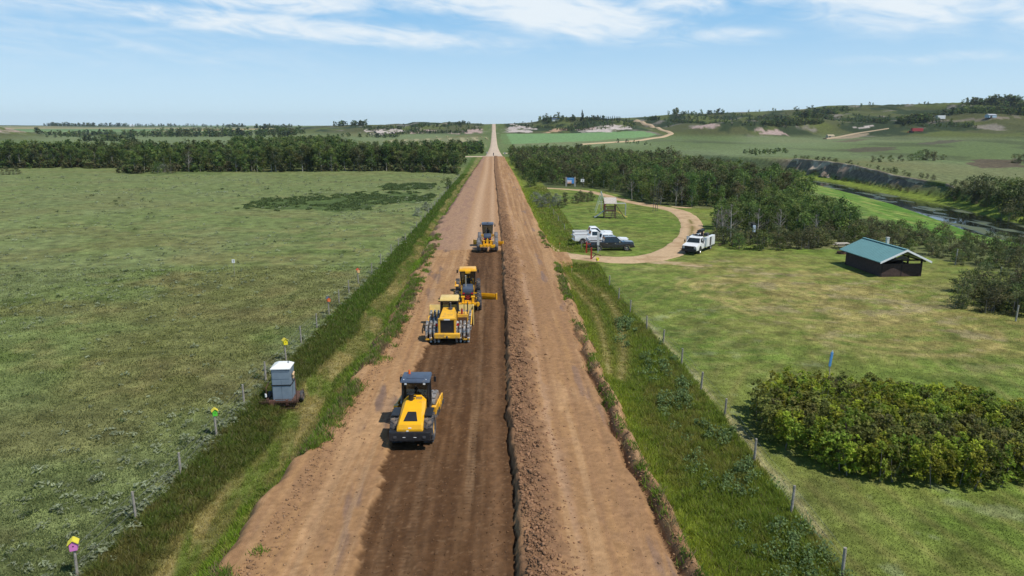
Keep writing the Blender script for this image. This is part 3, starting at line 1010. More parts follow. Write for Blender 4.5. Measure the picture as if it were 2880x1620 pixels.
ribbon("gravel_track", [(1340, 612), (1395, 637), (1440, 645), (1480, 649), (1560, 654), (1640, 649), (1700, 628), (1735, 597), (1741, 568), (1728, 546), (1700, 530), (1640, 518), (1580, 507),
                        (1530, 494), (1480, 482), (1420, 476), (1365, 473)], [6.5, 4.6, 3.6, 3.6, 4.4, 4.6, 4.4, 4.2, 4.2, 4.2, 4, 3.6, 3.2, 3, 2.8, 2.6, 2.4], soil_mat, track_col, .06, 13, 14)
ribbon("dirt_path", [(1690, 520), (1715, 522), (1740, 523)], [1.5, 2.6, 1.2], soil_mat, track_col, .05, 7, 8)
ribbon("dirt_path", [(1600, 656), (1660, 660), (1720, 664), (1770, 672)], [1.0, 3.0, 2.6, 1.0], soil_mat, lambda x, y, s: lerp(np.broadcast_to(np.array([.27, .215, .09]), x.shape + (3,)).copy(), (.40, .30, .18), sstep(.38, .6, fbm(x * .8, y * 1.6, 3, 315))), .045, 9, 10)


def pale_col(x, y, s):
    c = np.broadcast_to(np.array([.50, .395, .30]), x.shape + (3,)).copy()
    return lerp(c, (.43, .33, .235), sstep(.2, .45, np.abs(s)) * .8) * (0.9 + .2 * fbm(x * .3, y * .05, 3, 313))[..., None]


fy = np.geomspace(393, 1300, 60)
ribbon("gravel_road", [(0.0, v) for v in fy], [12.5, 9.5, 7.6, 7.4, 7.2, 7.2, 7.2], soil_mat, pale_col, .35, 7, 2, .2, world=True)
ribbon("side_road", [(5.5, 444), (14, 444.5), (24, 445.5), (36, 447)], [5, 4.5, 4.5, 4.5], soil_mat, pale_col, .35, 5, 6, .2, world=True)
ribbon("side_road", [(-4.5, 397), (-10, 395.5), (-16, 394.5), (-28, 393)], [4.5, 4, 3.5, 3], soil_mat, pale_col, .35, 5, 6, .2, world=True)
ribbon("valley_road", [(1462, 364), (1500, 361.5), (1540, 359), (1580, 356.5), (1615, 353), (1650, 347.5), (1676, 342), (1688, 337), (1680, 331.5), (1660, 325), (1640, 318), (1620, 311), (1606, 306), (1598, 303)],
       [5, 5, 5.5, 6, 6.5, 7, 8, 9, 8, 7.5, 7.5, 8, 9, 11], soil_mat, lambda x, y, s: np.broadcast_to(np.array([.45, .335, .215]), x.shape + (3,)).copy(), .8, 5, 8, .3)
ribbon("hill_track", [(2075, 350), (2120, 343), (2150, 337), (2190, 331), (2235, 324)], [6, 7, 6, 4, 3], soil_mat, lambda x, y, s: np.broadcast_to(np.array([.36, .28, .185]), x.shape + (3,)).copy(), .8, 5, 8, .3)

# ------------------------------------------------------------------ river and its cut bank
wm = bpy.data.materials.new("river_water")
wm.use_nodes = True
n_, l_ = wm.node_tree.nodes, wm.node_tree.links
p_ = n_["Principled BSDF"]
p_.inputs["Roughness"].default_value = 0.06
p_.inputs["IOR"].default_value = 1.33
p_.inputs["Specular IOR Level"].default_value = .38
a_ = n_.new("ShaderNodeTexCoord")
mp = n_.new("ShaderNodeMapping")
mp.inputs["Scale"].default_value = (.22, .07, 1)
mp.inputs["Rotation"].default_value = (0, 0, .35)
l_.new(a_.outputs["Object"], mp.inputs[0])
z_ = n_.new("ShaderNodeTexNoise")
z_.inputs["Scale"].default_value = 1.0
z_.inputs["Detail"].default_value = 6
l_.new(mp.outputs[0], z_.inputs["Vector"])
r_ = n_.new("ShaderNodeMapRange")
r_.inputs[1].default_value, r_.inputs[2].default_value = .53, .60
l_.new(z_.outputs["Fac"], r_.inputs[0])
x_ = n_.new("ShaderNodeMix")
x_.data_type = 'RGBA'
l_.new(r_.outputs[0], x_.inputs[0])
x_.inputs[6].default_value, x_.inputs[7].default_value = (.012, .014, .010, 1), (.10, .12, .065, 1)
l_.new(x_.outputs[2], p_.inputs["Base Color"])
r2 = n_.new("ShaderNodeMapRange")
r2.inputs[3].default_value, r2.inputs[4].default_value = .05, .75
l_.new(r_.outputs[0], r2.inputs[0])
l_.new(r2.outputs[0], p_.inputs["Roughness"])
bn = n_.new("ShaderNodeBump")
bn.inputs["Strength"].default_value = .012
z2 = n_.new("ShaderNodeTexNoise")
z2.inputs["Scale"].default_value = 1.3
l_.new(a_.outputs["Object"], z2.inputs["Vector"])
l_.new(z2.outputs["Fac"], bn.inputs["Height"])
l_.new(bn.outputs[0], p_.inputs["Normal"])
L = smooth_line(RIVER, 6)
T = np.gradient(L, axis=0)
T /= np.linalg.norm(T, axis=1, keepdims=True)
N = np.stack([T[:, 1], -T[:, 0]], -1)
P = L[:, None] + N[:, None] * np.linspace(-11.5, 11.5, 5)[None, :, None]
river = mesh_np("river", np.concatenate([P, np.full(P.shape[:2] + (1,), -4.05)], -1).reshape(-1, 3), grid_faces(len(L), 5)[:, ::-1], wm)
tag(river, kind="structure")

ban = [tuple(q) for q in L]
sel = [i for i in range(len(L)) if 176 < L[i, 1] < 318]
BL = smooth_line([L[i] + N[i] * (np.interp(L[i, 1], RW_Y, RW_W) + 3.9) for i in sel], 14)
T2 = np.gradient(BL, axis=0)
T2 /= np.linalg.norm(T2, axis=1, keepdims=True)
N2 = np.stack([T2[:, 1], -T2[:, 0]], -1)
k = 26
v_ = np.linspace(0, 1, k)
arc = np.concatenate([[0], np.cumsum(np.linalg.norm(np.diff(BL, axis=0), axis=1))])
S_, V_ = np.meshgrid(arc, v_, indexing='ij')
gul = 1.25 - 2.6 * np.abs(fbm(S_ / 8.0, V_ * .7, 4, 401) - .5) - .25 + .5 * (fbm(S_ / 22, V_ * 0, 2, 405) - .5)
fine = fbm(S_ / 1.6, V_ * 2.2, 3, 402)
prof = np.interp(V_, [0, .3, .40, .93, 1], [0, 1.4, 1.9, 2.7, 3.8])
off = prof - (gul - .8) * 8.0 * np.sin(np.clip(V_ * 1.15, 0, 1) * math.pi) + (fine - .5) * 1.1
PB = BL[:, None] + N2[:, None] * off[..., None]
top = np.interp(BL[:, 1], ZT_Y, ZT)[:, None]
ends = sstep(0, 14, arc)[:, None] * (1 - sstep(arc[-1] - 14, arc[-1], arc))[:, None]
zb = -4.3 + (top + 4.3 + .75 + .5 * (fbm(S_ / 9, V_ * 0, 2, 406) - .5)) * np.interp(V_, [0, .3, .42, .93, 1], [0, .18, .26, .98, 1.0]) * (.35 + .65 * ends) - .5 * (1 - ends)
cb = lerp(np.broadcast_to(np.array([.27, .205, .155]), S_.shape + (3,)).copy(), (.50, .40, .30), sstep(.46, .62, fbm(S_ / 4, V_ * 3, 3, 403)))
cb = lerp(cb, (.14, .17, .04), sstep(.35, .05, V_) * sstep(.4, .6, fine) if False else (1 - sstep(.1, .34, V_)) * sstep(.42, .6, gul + .1))
cb = lerp(cb, (.11, .13, .045), sstep(.93, .98, V_))
cb = lerp(cb, (.10, .13, .035), np.broadcast_to((1 - sstep(195, 215, BL[:, 1]))[:, None], S_.shape) * sstep(.4, .55, fbm(S_ / 4, V_ * 2, 3, 404)))
bank = mesh_np("river_bank", np.concatenate([PB, zb[..., None]], -1).reshape(-1, 3), grid_faces(len(BL), k)[:, ::-1], soil_mat, cb.reshape(-1, 3))
tag(bank, kind="structure")

# ------------------------------------------------------------------ leaves, blades
leafm = leaf_mat("foliage", .46)
massm = leaf_mat("mass_foliage", .46, vary=False)
bladem = leaf_mat("grass_blades", .5, rough=.7, vary=False)
barkm = mat("pale_bark", (.34, .32, .27), rough=.9, var=.3, scale=5, bump=.4, bscale=20)
twigm = mat("grey_twig", (.20, .175, .15), rough=.95, var=.3, scale=4)
woodm = mat("weathered_wood", (.30, .27, .23), rough=.9, var=.3, scale=9, bump=.3, bscale=40)


def leaf_quads(c, size, col, up=.35, r=rng, asp=.62):
    n = len(c)
    a = r.normal(size=(n, 3))
    b = r.normal(size=(n, 3))
    b[:, 2] = b[:, 2] * .8
    nrm = np.cross(a, b)
    nrm[:, 2] = np.abs(nrm[:, 2]) + up
    nrm /= np.linalg.norm(nrm, axis=1, keepdims=True)
    u = np.cross(nrm, a)
    u /= np.maximum(np.linalg.norm(u, axis=1, keepdims=True), 1e-6)
    v = np.cross(nrm, u)
    s = size[:, None]
    u, v = u * s * .5, v * s * .5 * asp
    V = np.stack([c - u, c + v * .9 - u * .1, c + u, c - v], 1)
    F = np.arange(4 * n).reshape(n, 4)
    return V.reshape(-1, 3), F, np.repeat(col, 4, 0)


def blades(x, y, z, h, w, lean, col, r=rng):
    n = len(x)
    a = r.random(n) * 6.283
    dx, dy = np.cos(a) * w / 2, np.sin(a) * w / 2
    b = r.random(n) * 6.283
    lx, ly = np.cos(b) * h * lean * r.random(n), np.sin(b) * h * lean * r.random(n)
    V = np.empty((n, 3, 3), np.float32)
    V[:, 0] = np.stack([x - dx, y - dy, z - .03], -1)
    V[:, 1] = np.stack([x + dx, y + dy, z - .03], -1)
    V[:, 2] = np.stack([x + lx, y + ly, z + h * (1 - .25 * lean)], -1)
    return V.reshape(-1, 3), np.arange(3 * n).reshape(n, 3), np.repeat(col, 3, 0)


def blade_obj(name, parts, m):
    V = np.concatenate([p[0] for p in parts])
    off, F = 0, []
    for p in parts:
        F.append(p[1] + off)
        off += len(p[0])
    o = mesh_np(name, V, np.concatenate(F), m, np.concatenate([p[2] for p in parts]))
    return tag(o, kind="stuff")


# tall grass of the two verges
def verge(n, ya, yb, left):
    y = in_y(n, ya, yb)
    if left:
        x = fence_l(y) - .2 + rng.random(n) * (road_l(y) + .55 - fence_l(y))
    else:
        x = road_r(y) + .1 + rng.random(n) * (fence_r(y) + .35 - road_r(y))
    m, c, h = ditch(x, y)
    tuft = vn(x * 3.1, y * 3.1, 501)
    keep = (rng.random(n) < .30 + .9 * tuft)
    if not left:
        keep &= ~((np.abs(y - 89.6) < 3.2))
    x, y, c, h = x[keep], y[keep], c[keep], h[keep]
    k = len(x)
    h = h * (.30 + .62 * rng.random(k)) * (.55 + .8 * tuft[keep])
    c = c * (.85 + .75 * rng.random((k, 1))) * np.array([1.22, 1.2, 1.0])
    straw = rng.random(k) < .07
    c[straw] = np.array([.29, .25, .115]) * (.7 + .5 * rng.random((straw.sum(), 1)))
    return blades(x, y, ground(x, y), h, .02 + .0009 * y + .018 * rng.random(k), .95, c)


def fringe(n, left):
    """grass and dead stalks that lean out over the graded edge"""
    k = n // 26
    yc = in_y(k, 20, 110)
    xc = np.where(left, road_l(yc) + rng.normal(.15, .42, k), road_r(yc) + rng.normal(.05, .22, k))
    ok = fbm(xc * .5, yc * .22, 3, 541) > .44
    ok &= ~((not left) & ((np.abs(yc - 89.6) < 5) | ((yc < 55) & (rng.random(k) < .8))))
    yc, xc = yc[ok], xc[ok]
    x, y = np.repeat(xc, 26) + rng.normal(0, .14, len(xc) * 26), np.repeat(yc, 26) + rng.normal(0, .2, len(xc) * 26)
    i, j = np.clip(np.searchsorted(ys, y), 0, len(ys) - 1), np.clip(np.searchsorted(xs, x), 0, len(xs) - 1)
    z = np.maximum(Zr[i, j], ground(x, y))
    pal = np.array([[.17, .26, .03], [.12, .19, .025], [.31, .245, .12], [.22, .15, .085]])
    c = np.repeat(pal[rng.choice(4, len(xc), p=[.4, .25, .2, .15])], 26, 0) * (.8 + .6 * rng.random((len(x), 1)))
    return blades(x, y, z, .12 + .32 * rng.random(len(x)), .02 + .0009 * y + .015 * rng.random(len(x)), .95, c)


blade_obj("tall_grass", [fringe(36000, True), fringe(26000, False), verge(210000, 20, 125, True), verge(30000, 125, 260, True), verge(200000, 20, 86, False), verge(22000, 93, 200, False)], bladem)

# short pasture and lawn turf, close enough for single tufts to show
n = 150000
y = in_y(n, 21, 85)
x = fence_l(y) - .1 - rng.random(n) ** 1.25 * np.minimum(y * .78 - 10, 55)
c = ground_colour(x, y, np.full(n, -.6)) * (.72 + .9 * rng.random((n, 1)))
t = vn(x * 1.7, y * 1.7, 511)
p1 = blades(x, y, ground(x, y), (.05 + .14 * rng.random(n)) * (.4 + 1.0 * t), .03 + .0011 * y, .9, c)
n = 70000
y = in_y(n, 23, 75)
x = fence_r(y) + .2 + rng.random(n) * np.minimum(y * .75 - 9, 45)
c = ground_colour(x, y, np.full(n, -.6)) * (.8 + .5 * rng.random((n, 1)))
p2 = blades(x, y, ground(x, y), .03 + .05 * rng.random(n), .03 + .0011 * y, .9, c)
blade_obj("short_grass", [p1, p2], bladem)

# grey pasture sage: small rosettes of leaves
n = 9500
y = in_y(n, 21, 255)
x = fence_l(y) - .3 - rng.random(n) ** 1.15 * np.minimum(y * .80 - 10, 190)
k = fbm(x / 9, y / 15, 3, 521)
keep = rng.random(n) < (sstep(.42, .68, k) * .8 + .10) * np.interp(y, [21, 40, 80], [.35, .6, 1])
farther = lambda v: 1 + .9 * sstep(70, 200, v)
xf = fence_l(in_y(420, 21, 110))
yf = in_y(420, 21, 110)
x, y = np.concatenate([x[keep], fence_l(yf) + rng.normal(-.35, .3, 420)]), np.concatenate([y[keep], yf])
rad = (.07 + .26 * rng.random(len(x)) ** 3) * farther(y)
per = 16
cx, cy = np.repeat(x, per), np.repeat(y, per)
rr = np.repeat(rad, per)
th, q = rng.random(len(cx)) * 6.283, np.sqrt(rng.random(len(cx)))
C = np.stack([cx + np.cos(th) * q * rr, cy + np.sin(th) * q * rr, ground(cx, cy) + .03 + (1 - q) * rr * .9 * rng.random(len(cx)) + .3 * rr], -1)
base = np.where((rng.random(len(x)) < .10)[:, None], np.array([[.075, .105, .035]]), np.array([[.31, .345, .21]])) * (.7 + .55 * rng.random((len(x), 1)))
cc = np.repeat(base, per, 0) * (.75 + .5 * rng.random((len(cx), 1)))
V, F, CC = leaf_quads(C, rr * .75 + .0007 * cy, cc, 1.4, asp=.4)
tag(mesh_np("pasture_sage", V, F, massm, CC), kind="stuff")

# wild rose and snowberry scrub on the east verge, and the snowberry patches of the pasture
cl = []
n = 260
y = in_y(n, 23, 60)
u = rng.random(n)
x = fence_r(y) + .35 - (1 - u ** 1.6) * 3.4 * (.3 + .7 * rng.random(n))
keep = fbm(x / 1.6, y / 2.6, 3, 531) > .47
for xi, yi in zip(x[keep], y[keep]):
    cl.append((xi, yi, rng.uniform(.18, .5), rng.uniform(.45, .85), (.15, .215, .075)))
for poly, kk in DARK_PATCH[:2]:
    P = np.array(poly)
    bx = rng.uniform(P[:, 0].min(), P[:, 0].max(), 2600)
    by = rng.uniform(P[:, 1].min(), P[:, 1].max(), 2600)
    m = pip(bx + rng.normal(0, 1.2, 2600), by + rng.normal(0, 4, 2600), poly) & (fbm(bx / 4, by / 7, 3, 533) > .42)
    for xi, yi in list(zip(bx[m], by[m]))[:650]:
        cl.append((xi, yi, rng.uniform(.4, .9), rng.uniform(.14, .28), (.105, .150, .048)))
cl = [(a, b, c_, d, e) for a, b, c_, d, e in cl]
A = np.array([(q[0], q[1], q[2], q[3]) for q in cl])
B = np.array([q[4] for q in cl])
per = 42
cx, cy, rr, hh = [np.repeat(A[:, i], per) for i in range(4)]
g = rng.normal(size=(len(cx), 3))
g /= np.linalg.norm(g, axis=1, keepdims=True)
g *= (rng.random(len(cx)) ** .4)[:, None]
C = np.stack([cx + g[:, 0] * rr, cy + g[:, 1] * rr, ground(cx, cy) + hh * (.5 + .5 * g[:, 2])], -1)
V, F, CC = leaf_quads(C, .075 + .0022 * cy, np.repeat(B, per, 0) * (.6 + .9 * rng.random((len(cx), 1))), .4)
tag(mesh_np("low_scrub", V, F, massm, CC), kind="stuff")


# ------------------------------------------------------------------ trees and bushes
PAL = {'aspen': [(.095, .150, .038), (.120, .178, .042), (.072, .122, .034), (.150, .190, .050)],
       'willow': [(.110, .135, .055), (.130, .155, .050), (.092, .120, .048), (.155, .155, .060)],
       'caragana': [(.255, .325, .034), (.295, .34, .032), (.20, .28, .034), (.235, .235, .028), (.15, .165, .034)],
       'spruce': [(.034, .058, .030), (.042, .068, .034)], 'silver': [(.24, .255, .19), (.20, .22, .165)], 'dull': [(.115, .115, .050), (.130, .120, .056), (.085, .098, .042)]}


def crown_arrays(h, w, base, ncl, per, leaf, pal, rad, r, flat=1.0):
    cs = []
    for i in range(ncl):
        t = (i + r.random()) / ncl
        z = h * (base + (1 - base) * t ** .9)
        env = w * (math.sin(math.pi * min(1, .18 + .78 * t)) ** .7)
        a, q = r.random() * 6.283, env * math.sqrt(r.random())
        cs.append((math.cos(a) * q, math.sin(a) * q, z - rad * .3))
    cs = np.array(cs)
    ci = np.repeat(np.arange(ncl), per)
    g = r.normal(size=(len(ci), 3))
    g /= np.linalg.norm(g, axis=1, keepdims=True)
    g *= (r.random(len(ci)) ** .5)[:, None] * rad * (.7 + .5 * r.random(ncl))[ci][:, None]
    g[:, 2] *= .75 * flat
    C = cs[ci] + g
    C[:, 2] = np.maximum(C[:, 2], .1)
    P = np.array(PAL[pal])
    cc = (P[r.integers(0, len(P), ncl)] * (.75 + .5 * r.random((ncl, 1))))[ci] * (.75 + .5 * r.random((len(ci), 1)))
    s = leaf * (.6 + .8 * r.random(len(ci)))
    return leaf_quads(C, s, cc, .3, r), cs


def make_tree(name, h, w, base, ncl, per, leaf, pal, rad, seed, bark, tr, stems=1, label=None, cat="tree"):
    r = np.random.default_rng(seed)
    (V, F, CC), cs = crown_arrays(h, w, base, ncl, per, leaf, pal, rad, r)
    root = empty(name, (0, 0, 0), 0, label, cat)
    mesh_np("crown" if cat == "tree" else "foliage", V, F, leafm, CC, parent=root)
    b = MB()
    for s in range(stems):
        ox, oy = (0, 0) if stems == 1 else (r.normal(0, .25 * w), r.normal(0, .25 * w))
        tx, ty = r.normal(0, .05 * h), r.normal(0, .05 * h)
        hh = h * (.9 if stems == 1 else .55 + .3 * r.random())
        p = [Vector((ox, oy, -.15)), Vector((ox + tx * .3, oy + ty * .3, hh * .35)), Vector((ox + tx * .7, oy + ty * .7, hh * .7)), Vector((ox + tx, oy + ty, hh))]
        rd = [tr, tr * .75, tr * .45, tr * .12]
        for i in range(3):
            b.cyl(p[i], p[i + 1], rd[i], rd[i + 1], 7)
    for i in range(0, len(cs), 2):
        c = Vector(cs[i])
        z0 = max(.25 * h if stems == 1 else .2, c.z - .28 * h)
        b.cyl((0, 0, z0), c, tr * .30, tr * .08, 5)
    b.obj("trunk" if cat == "tree" else "stems", bark, root)
    return root


def scatter(poly, n, minsep, r, tries=40):
    P = np.array(poly)
    pts = []
    cell = {}
    k = 0
    while len(pts) < n and k < n * tries:
        k += 1
        x, y = r.uniform(P[:, 0].min(), P[:, 0].max()), r.uniform(P[:, 1].min(), P[:, 1].max())
        if not pip(np.array([x]), np.array([y]), poly)[0]:
            continue
        g = (int(x // minsep), int(y // minsep))
        if any(math.hypot(x - q[0], y - q[1]) < minsep for a in (-1, 0, 1) for b in (-1, 0, 1) for q in cell.get((g[0] + a, g[1] + b), ())):
            continue
        cell.setdefault(g, []).append((x, y))
        pts.append((x, y))
    return pts


def place(protos, used, xyz, sc, rz, label=None, group=None):
    i = random.randrange(len(protos))
    o = protos[i]
    if i in used:
        o = copy_tree(o)
    used.add(i)
    o.location, o.rotation_euler = xyz, (random.uniform(-.04, .04), random.uniform(-.04, .04), rz)
    o.scale = (sc * random.uniform(.88, 1.14), sc * random.uniform(.88, 1.14), sc)
    if label: o["label"] = label
    if group: o["group"] = group
    return o


def low_wood(name, pts, hfun, pal, leaf, ncl, per, rad, seed, kind="stuff", base=.3, wf=.24):
    """the rows behind, one mass"""
    r = np.random.default_rng(seed)
    Vs, Fs, Cs, off = [], [], [], 0
    lib = [crown_arrays(1.0, wf, base, ncl, per, leaf, pal if isinstance(pal, str) else pal[i % len(pal)], rad, r)[0] for i in range(8)]
    for x, y in pts:
        V, F, C = lib[r.integers(8)]
        h, a = hfun(x, y) * r.uniform(.75, 1.2), r.random() * 6.283
        c, s = math.cos(a), math.sin(a)
        z = float(ground(np.array([x]), np.array([y]))[0])
        W = np.stack([(V[:, 0] * c - V[:, 1] * s) * h + x, (V[:, 0] * s + V[:, 1] * c) * h + y, V[:, 2] * h + z - .02 * h], -1)
        Vs.append(W), Fs.append(F + off), Cs.append(C * r.uniform(.75, 1.25))
        off += len(W)
    o = mesh_np(name, np.concatenate(Vs), np.concatenate(Fs), massm, np.concatenate(Cs))
    return tag(o, kind=kind)


rs = np.random.default_rng(5)


def on_land(x, y, dz=0.0): return (x, y, float(ground(np.array([x]), np.array([y]))[0]) + dz)


# -- aspen grove beyond the west pasture
GL = [(-330, 302), (-203, 299), (-150, 298), (-131, 264), (-122, 277), (-81, 272), (-37, 275), (-14.5, 262), (-13.5, 300), (-15, 345), (-40, 345), (-62, 330), (-100, 468), (-168, 470), (-122, 345), (-215, 342), (-330, 350)]
LG = "aspen trees of the grove beyond the west pasture"
pts = scatter(GL, 1150, 3.4, rs)


def front_depth(p):
    fx, fy = [q[0] for q in GL[:8]], [q[1] for q in GL[:8]]
    return p[1] - np.interp(p[0], fx, fy)


pts.sort(key=front_depth)
inview = [p for p in pts if p[0] > -.80 * p[1]]
fr = inview[:138]
rest = inview[138:]
asp = [make_tree("aspen_tree", 9.5, 2.2 + .3 * (i % 3), (.36, .22, .34)[i % 3], 30, 42, .56, 'aspen' if i % 5 else 'willow', 1.25, 100 + i, barkm, .15) for i in range(7)]
u1 = set()
for x, y in fr:
    h = .66 + .55 * fbm(np.array([x / 25]), np.array([y / 25]), 2, 601)[0] + .14 * sstep(-60, -110, np.array(-x))[()] * 0
    place(asp, u1, (x, y, float(ground(np.array([x]), np.array([y]))[0])), h * random.uniform(.8, 1.12), random.random() * 6.28, "green aspen tree with pale trunk along the edge of the west grove", LG)
low_wood("aspen_wood", rest, lambda x, y: 9.3 if y < 400 else 9.6, ['aspen', 'aspen', 'willow'], .085, 18, 22, .14, 21, base=.2)
# undergrowth along its foot
ug = [(q[0] + rs.normal(0, 1.5), q[1] - 2.2 + rs.normal(0, .9)) for q in fr for _ in range(1 if -100 < q[0] < -38 else 4)]
low_wood("undergrowth", ug, lambda x, y: 2.9, ['dull', 'willow', 'aspen'], .26, 7, 14, .3, 22, base=.05, wf=.55)

# -- mixed wood east of the road
GR = [(8.6, 390), (9.0, 330), (10.5, 255), (13.5, 222), (18, 206), (24, 203), (29, 196), (33, 176), (33, 160), (39, 150), (48, 147), (53, 136), (63, 142), (70, 165), (76, 195), (80, 245), (80, 315), (56, 385)]
RG = "bushy trees of the wood between road and river"
pr = scatter(GR, 900, 3.0, rs)
pr.sort(key=lambda p: p[1])
fr2, rest2 = pr[:158], pr[158:]
bush_t = [make_tree("poplar_tree", 6.0, 1.75 + .25 * (i % 3), .12, 26, 46, .36, ['aspen', 'aspen', 'willow', 'aspen', 'dull', 'aspen'][i], .95, 140 + i, barkm, .10) for i in range(6)]
u2 = set()
for x, y in fr2:
    place(bush_t, u2, (x, y, float(ground(np.array([x]), np.array([y]))[0])), random.uniform(.6, 1.25), random.random() * 6.28, "bushy green tree in the wood between the dirt road and the river", RG)
low_wood("mixed_wood", rest2, lambda x, y: 3.6 + 4.4 * float(fbm(np.array([x / 20]), np.array([y / 20]), 2, 605)[0]), ['aspen', 'willow', 'aspen', 'dull'], .095, 15, 20, .17, 23, base=.08, wf=.33)


# -- tall dark clump behind the scrub and the scrub belt itself
BD = [(36, 108), (45, 103), (54, 106), (60, 122), (56, 134), (46, 131), (38, 120)]
pd = scatter(BD, 60, 2.6, rs)
u3 = set()
clump_t = [make_tree("chokecherry_tree", 5.0, 1.6, .15, 24, 48, .30, 'aspen', .85, 170 + i, barkm, .09) for i in range(3)]
for x, y in pd:
    place(clump_t, u3, (x, y, float(ground(np.array([x]), np.array([y]))[0])), random.uniform(.7, 1.1), random.random() * 6.28, "dark green tree standing in the scrub between gravel loop and river", "dark trees in the scrub behind the service truck")
BB = [(30.4, 99), (34, 96), (40, 94.5), (46, 97.5), (50, 99.5), (55, 98), (57, 92), (56.5, 84), (59, 78), (63, 73), (74, 82), (74, 95), (67, 108), (63, 122), (54, 128), (52, 104), (40, 102), (33, 104)]
pb = scatter(BB, 190, 2.0, rs)
shr = [make_tree("scrub_bush", 2.6, 1.35, .05, 18, 44, .22, ['dull', 'willow', 'willow', 'aspen'][i], .62, 190 + i, twigm, .035, 4, None, "shrub") for i in range(4)]
u4 = set()
for x, y in pb:
    place(shr, u4, (x, y, float(ground(np.array([x]), np.array([y]))[0])), random.uniform(.65, 1.15) * (1 if x < 56 else .85), random.random() * 6.28, "low olive green bush in the scrub belt between picnic ground and river", "bushes of the scrub belt along the picnic ground")
BC = [(43.6, 64.5), (44.2, 61.8), (47.5, 59.6), (52, 58.5), (60, 61), (60, 71), (52, 73), (46.5, 69)]
for x, y in scatter(BC, 46, 1.6, rs):
    place(shr, u4, (x, y, float(ground(np.array([x]), np.array([y]))[0])), random.uniform(.68, 1.05), random.random() * 6.28, "dark bush of the separate thicket on the lawn, nearer than the brown shelter", "bushes of the thicket on the lawn nearer than the shelter")
# far bank and single bushes: (photo px, height, proto, label)
SB = "shrubs along the far river bank"
for px, py, h in ((2290, 404, 3.2), (2310, 403, 4.5), (2330, 403, 5.0), (2350, 404, 4), (2372, 402, 2.6), (2195, 408, 2.6), (2215, 408, 3), (2240, 407, 3), (2265, 406, 2.8), (2555, 410, 4), (2575, 411, 4), (2420, 486, 3.2), (2440, 490, 4.6), (2465, 494, 5.5),
                  (2490, 500, 5.5), (2515, 505, 5.6), (2545, 512, 6), (2575, 520, 6), (2395, 492, 3.4), (2455, 505, 4), (2530, 520, 5), (2560, 530, 5), (2480, 520, 4), (2520, 530, 4.5), (2560, 542, 4.5), (2400, 498, 3), (2500, 470, 2), (2520, 468, 2.2), (2480, 472, 2), (2545, 466, 2), (2450, 512, 3.4), (2580, 560, 4), (2535, 555, 3.5)):
    p = at(px, py)
    place(shr, u4, p, h / 2.6, random.random() * 6.28, "dark bush on the far bank of the river", SB)
for k in range(6, len(BL) - 4, 7):
    for e_, hh in ((rs.uniform(-.4, .6), rs.uniform(.7, 1.5)), (rs.uniform(5.5, 8.5), rs.uniform(.7, 1.8))):
        if rs.random() < .62:
            q = BL[k] + N2[k] * e_
            place(shr, u4, on_land(q[0], q[1], .25 if e_ > 3 else 0), hh / 2.6, random.random() * 6.28, "small bush on the eroded cut bank of the river", "small bushes on the cut bank")
single = [make_tree("scrub_bush", 2.6, 1.5, .05, 20, 44, .22, p, .62, 230 + i, twigm, .035, 4, None, "shrub") for i, p in enumerate(('aspen', 'silver', 'dull'))]
SING = [(0, 1126, 474, 3.2, "tall green bush against the pasture fence, south of the west grove"), (0, 1152, 441, 2.6, "round green bush between the west grove and the road"), (1, 1050, 543, 1.5, "silvery bush at the pasture fence beside the tall grass, further one"),
        (1, 1072, 530, 1.7, "silvery bush at the pasture fence, nearest the road"), (1, 1362, 522, 2.2, "grey green willow bush by the verge, across from the playground"), (1, 1395, 518, 1.9, "grey willow bush beside the lawn of the playground"), (2, 1445, 512, 1.9, "dark low bush at the playground lawn"),
        (2, 1470, 508, 2.2, "dark bush next to the gravel track above the swing"), (2, 1425, 516, 1.5, "small dark bush between the two grey willows and the swing"), (0, 1335, 470, 4.2, "russet green bush at the corner of the wood by the gravel track"),
        (0, 395, 436, 4.2, "green bush in front of the west grove"), (2, 432, 436, 3.4, "dull brown bush in front of the west grove"), (1, 412, 434, 3.2, "grey bare looking bush in front of the west grove"), (2, 14, 440, 3, "dark bush on the pasture at the west end of the grove"), (2, 42, 439, 2.6, "small dark bush on the pasture at the west end of the grove"),
        (1, 1348, 508, 2.3, "pale grey willow bush at the verge, second row beside the playground lawn"), (1, 1378, 512, 2.4, "rounded silvery bush at the verge by the playground lawn"), (1, 1400, 508, 1.9, "silvery bush at the verge, third row beside the playground lawn"),
        (2, 1425, 505, 2.0, "dark bush of the row along the playground lawn"), (2, 1456, 505, 2.3, "broad dark bush of the row along the playground lawn, near the gravel track"), (2, 1410, 524, 1.5, "low brownish bush in front of the grey willows"), (2, 1482, 505, 2.2, "dark bush at the end of the row, next to the gravel track"),
        (0, 1975, 575, 3.6, "slender young tree beside the dark display post")]
us = set()
for i, px, py, h, lb in SING:
    o = single[i]
    if i in us:
        o = copy_tree(o)
    us.add(i)
    o.location, o.scale, o.rotation_euler = at(px, py), (h / 2.6,) * 3, (0, 0, random.random() * 6)
    o["label"] = lb
    if i == 1: o["group"] = "silvery willow bushes by the verges"

